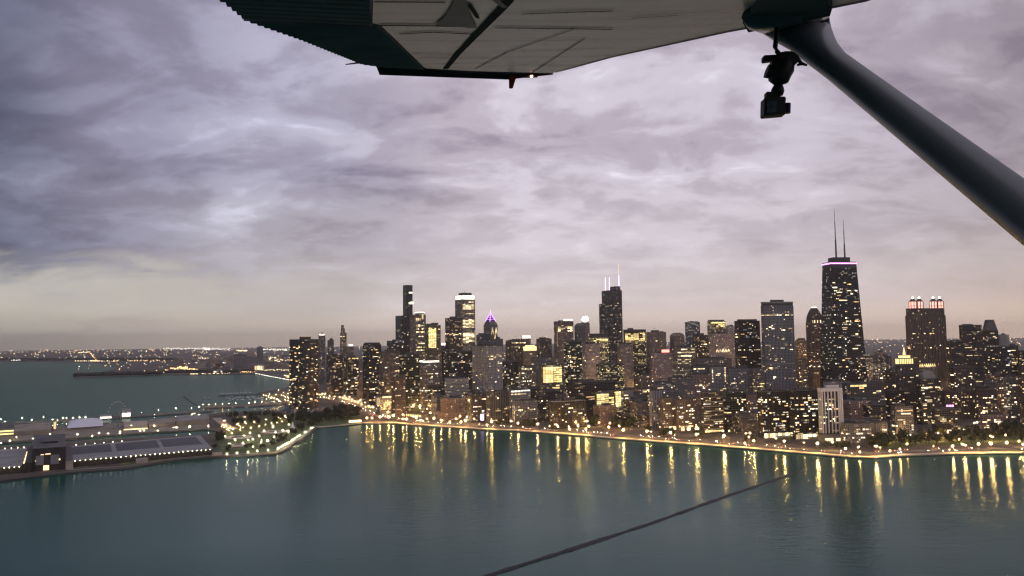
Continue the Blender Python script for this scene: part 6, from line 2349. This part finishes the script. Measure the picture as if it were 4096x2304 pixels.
# fairing where the strut meets the wing
bm = bmesh.new()
fp = [wpt(2972, 64), wpt(2995, 104), wpt(3322, 34), wpt(3330, 6), wpt(3300, -60), wpt(3080, -60)]
slab(bm, [p - UPW * .022 for p in fp], .020, .0)
pobj('strut_fairing', bm, plain('fairing_paint', (.13, .135, .14), .8, .2, 3.0, spec=0.0))

# ---- action camera clamped under the strut
CY = 2.30
SM = lambda x, y: (3000 + x / 3.22, 50 + y / 3.22)
camroot = empty('action_camera', at(3120, 350, CY), 0, 'small black action camera hanging from a clamp under the wing strut', 'camera')
CI = Matrix.Translation(-camroot.location)


def cobj(name, bm, mat='blackpl', smooth=False, bevel=0.0):
    bmesh.ops.transform(bm, matrix=CI, verts=bm.verts)
    if bevel:
        bmesh.ops.bevel(bm, geom=bm.edges[:], offset=bevel, segments=2, affect='EDGES')
    return obj(name, bm, M[mat], camroot, smooth)


def px_box(bm, pts, Y0, Y1):
    fa = [bm.verts.new(at(*SM(x, y), Y0)) for x, y in pts]
    bk = [bm.verts.new(at(*SM(x, y), Y0) + Vector((0, Y1 - Y0, 0))) for x, y in pts]
    bm.faces.new(fa)
    bm.faces.new(list(reversed(bk)))
    n = len(pts)
    for i in range(n):
        j = (i + 1) % n
        bm.faces.new((fa[j], fa[i], bk[i], bk[j]))
    bmesh.ops.recalc_face_normals(bm, faces=bm.faces)


bm = bmesh.new()
px_box(bm, [(190, 1090), (395, 1075), (470, 1080), (462, 1175), (478, 1300), (185, 1325)], CY - .02, CY + .022)
cobj('housing', bm, bevel=.003)
bm = bmesh.new()
px_box(bm, [(222, 1145), (345, 1135), (340, 1282), (218, 1290)], CY - .0235, CY - .0202)
M['lcd'] = plain('display_glass', (.10, .13, .16), .12, .4, 60.0)
cobj('screen', bm, 'lcd')
bm = bmesh.new()
px_box(bm, [(215, 1015), (320, 1020), (400, 1060), (395, 1074), (215, 1086)], CY - .012, CY + .014)
cobj('latch', bm, bevel=.002)
bm = bmesh.new()
add_tube(bm, [at(*SM(482, 1172), CY), at(*SM(478, 1295), CY)], .010, 10)
cobj('side_knob', bm)
bm = bmesh.new()
add_tube(bm, [at(*SM(352, 1060), CY), at(*SM(356, 1010), CY), at(*SM(362, 960), CY), at(*SM(362, 905), CY)], [.017, .020, .016, .008], 12)
cobj('swivel', bm, smooth=True)
bm = bmesh.new()
add_tube(bm, [at(*SM(362, 925), CY), at(*SM(365, 880), CY), at(*SM(385, 800), CY), at(*SM(415, 720), CY), at(*SM(440, 640), CY), at(*SM(470, 570), CY)], [.014, .030, .033, .036, .032, .026], 14)
cobj('ball_joint', bm, smooth=True)
bm = bmesh.new()
add_tube(bm, [at(*SM(350, 785), CY), at(*SM(260, 770), CY), at(*SM(212, 755), CY)], [.012, .019, .021], 12)
cobj('tightening_knob', bm)
bm = bmesh.new()
px_box(bm, [(350, 530), (440, 490), (560, 490), (650, 560), (630, 640), (520, 660), (380, 610)], CY - .03, CY + .05)
cobj('clamp', bm, bevel=.004)
bm = bmesh.new()
px_box(bm, [(178, 545), (365, 535), (375, 600), (176, 626)], CY - .012, CY + .014)
cobj('clamp_lever', bm, bevel=.003)
bm = bmesh.new()
add_tube(bm, [at(*SM(620, 600), CY), at(*SM(660, 655), CY), at(*SM(735, 680), CY)], [.006, .006, .003], 6)
add_tube(bm, [at(*SM(610, 675), CY), at(*SM(690, 660), CY)], .004, 6)
cobj('clip', bm)
bm = bmesh.new()
add_tube(bm, [at(*SM(345, 120), CY + .12), at(*SM(335, 340), CY + .06), at(*SM(325, 440), CY), at(*SM(345, 500), CY), at(*SM(385, 545), CY)], .0075, 8)
cobj('tether', bm, smooth=True)

# ================================================================== haze
HAZE = 2.6e-5
m, nt = new_mat('haze')
pv = N(nt, 'ShaderNodeVolumePrincipled')
pv.inputs['Color'].default_value = (.96, .92, .90, 1)
pv.inputs['Density'].default_value = HAZE
pv.inputs['Anisotropy'].default_value = .72
mo = N(nt, 'ShaderNodeOutputMaterial')
nt.links.new(pv.outputs[0], mo.inputs['Volume'])
bm = bmesh.new()
add_box(bm, -31000, 31000, -31000, 31000, -1.5, 520)
o = obj('haze', bm, m)
o['kind'] = 'stuff'
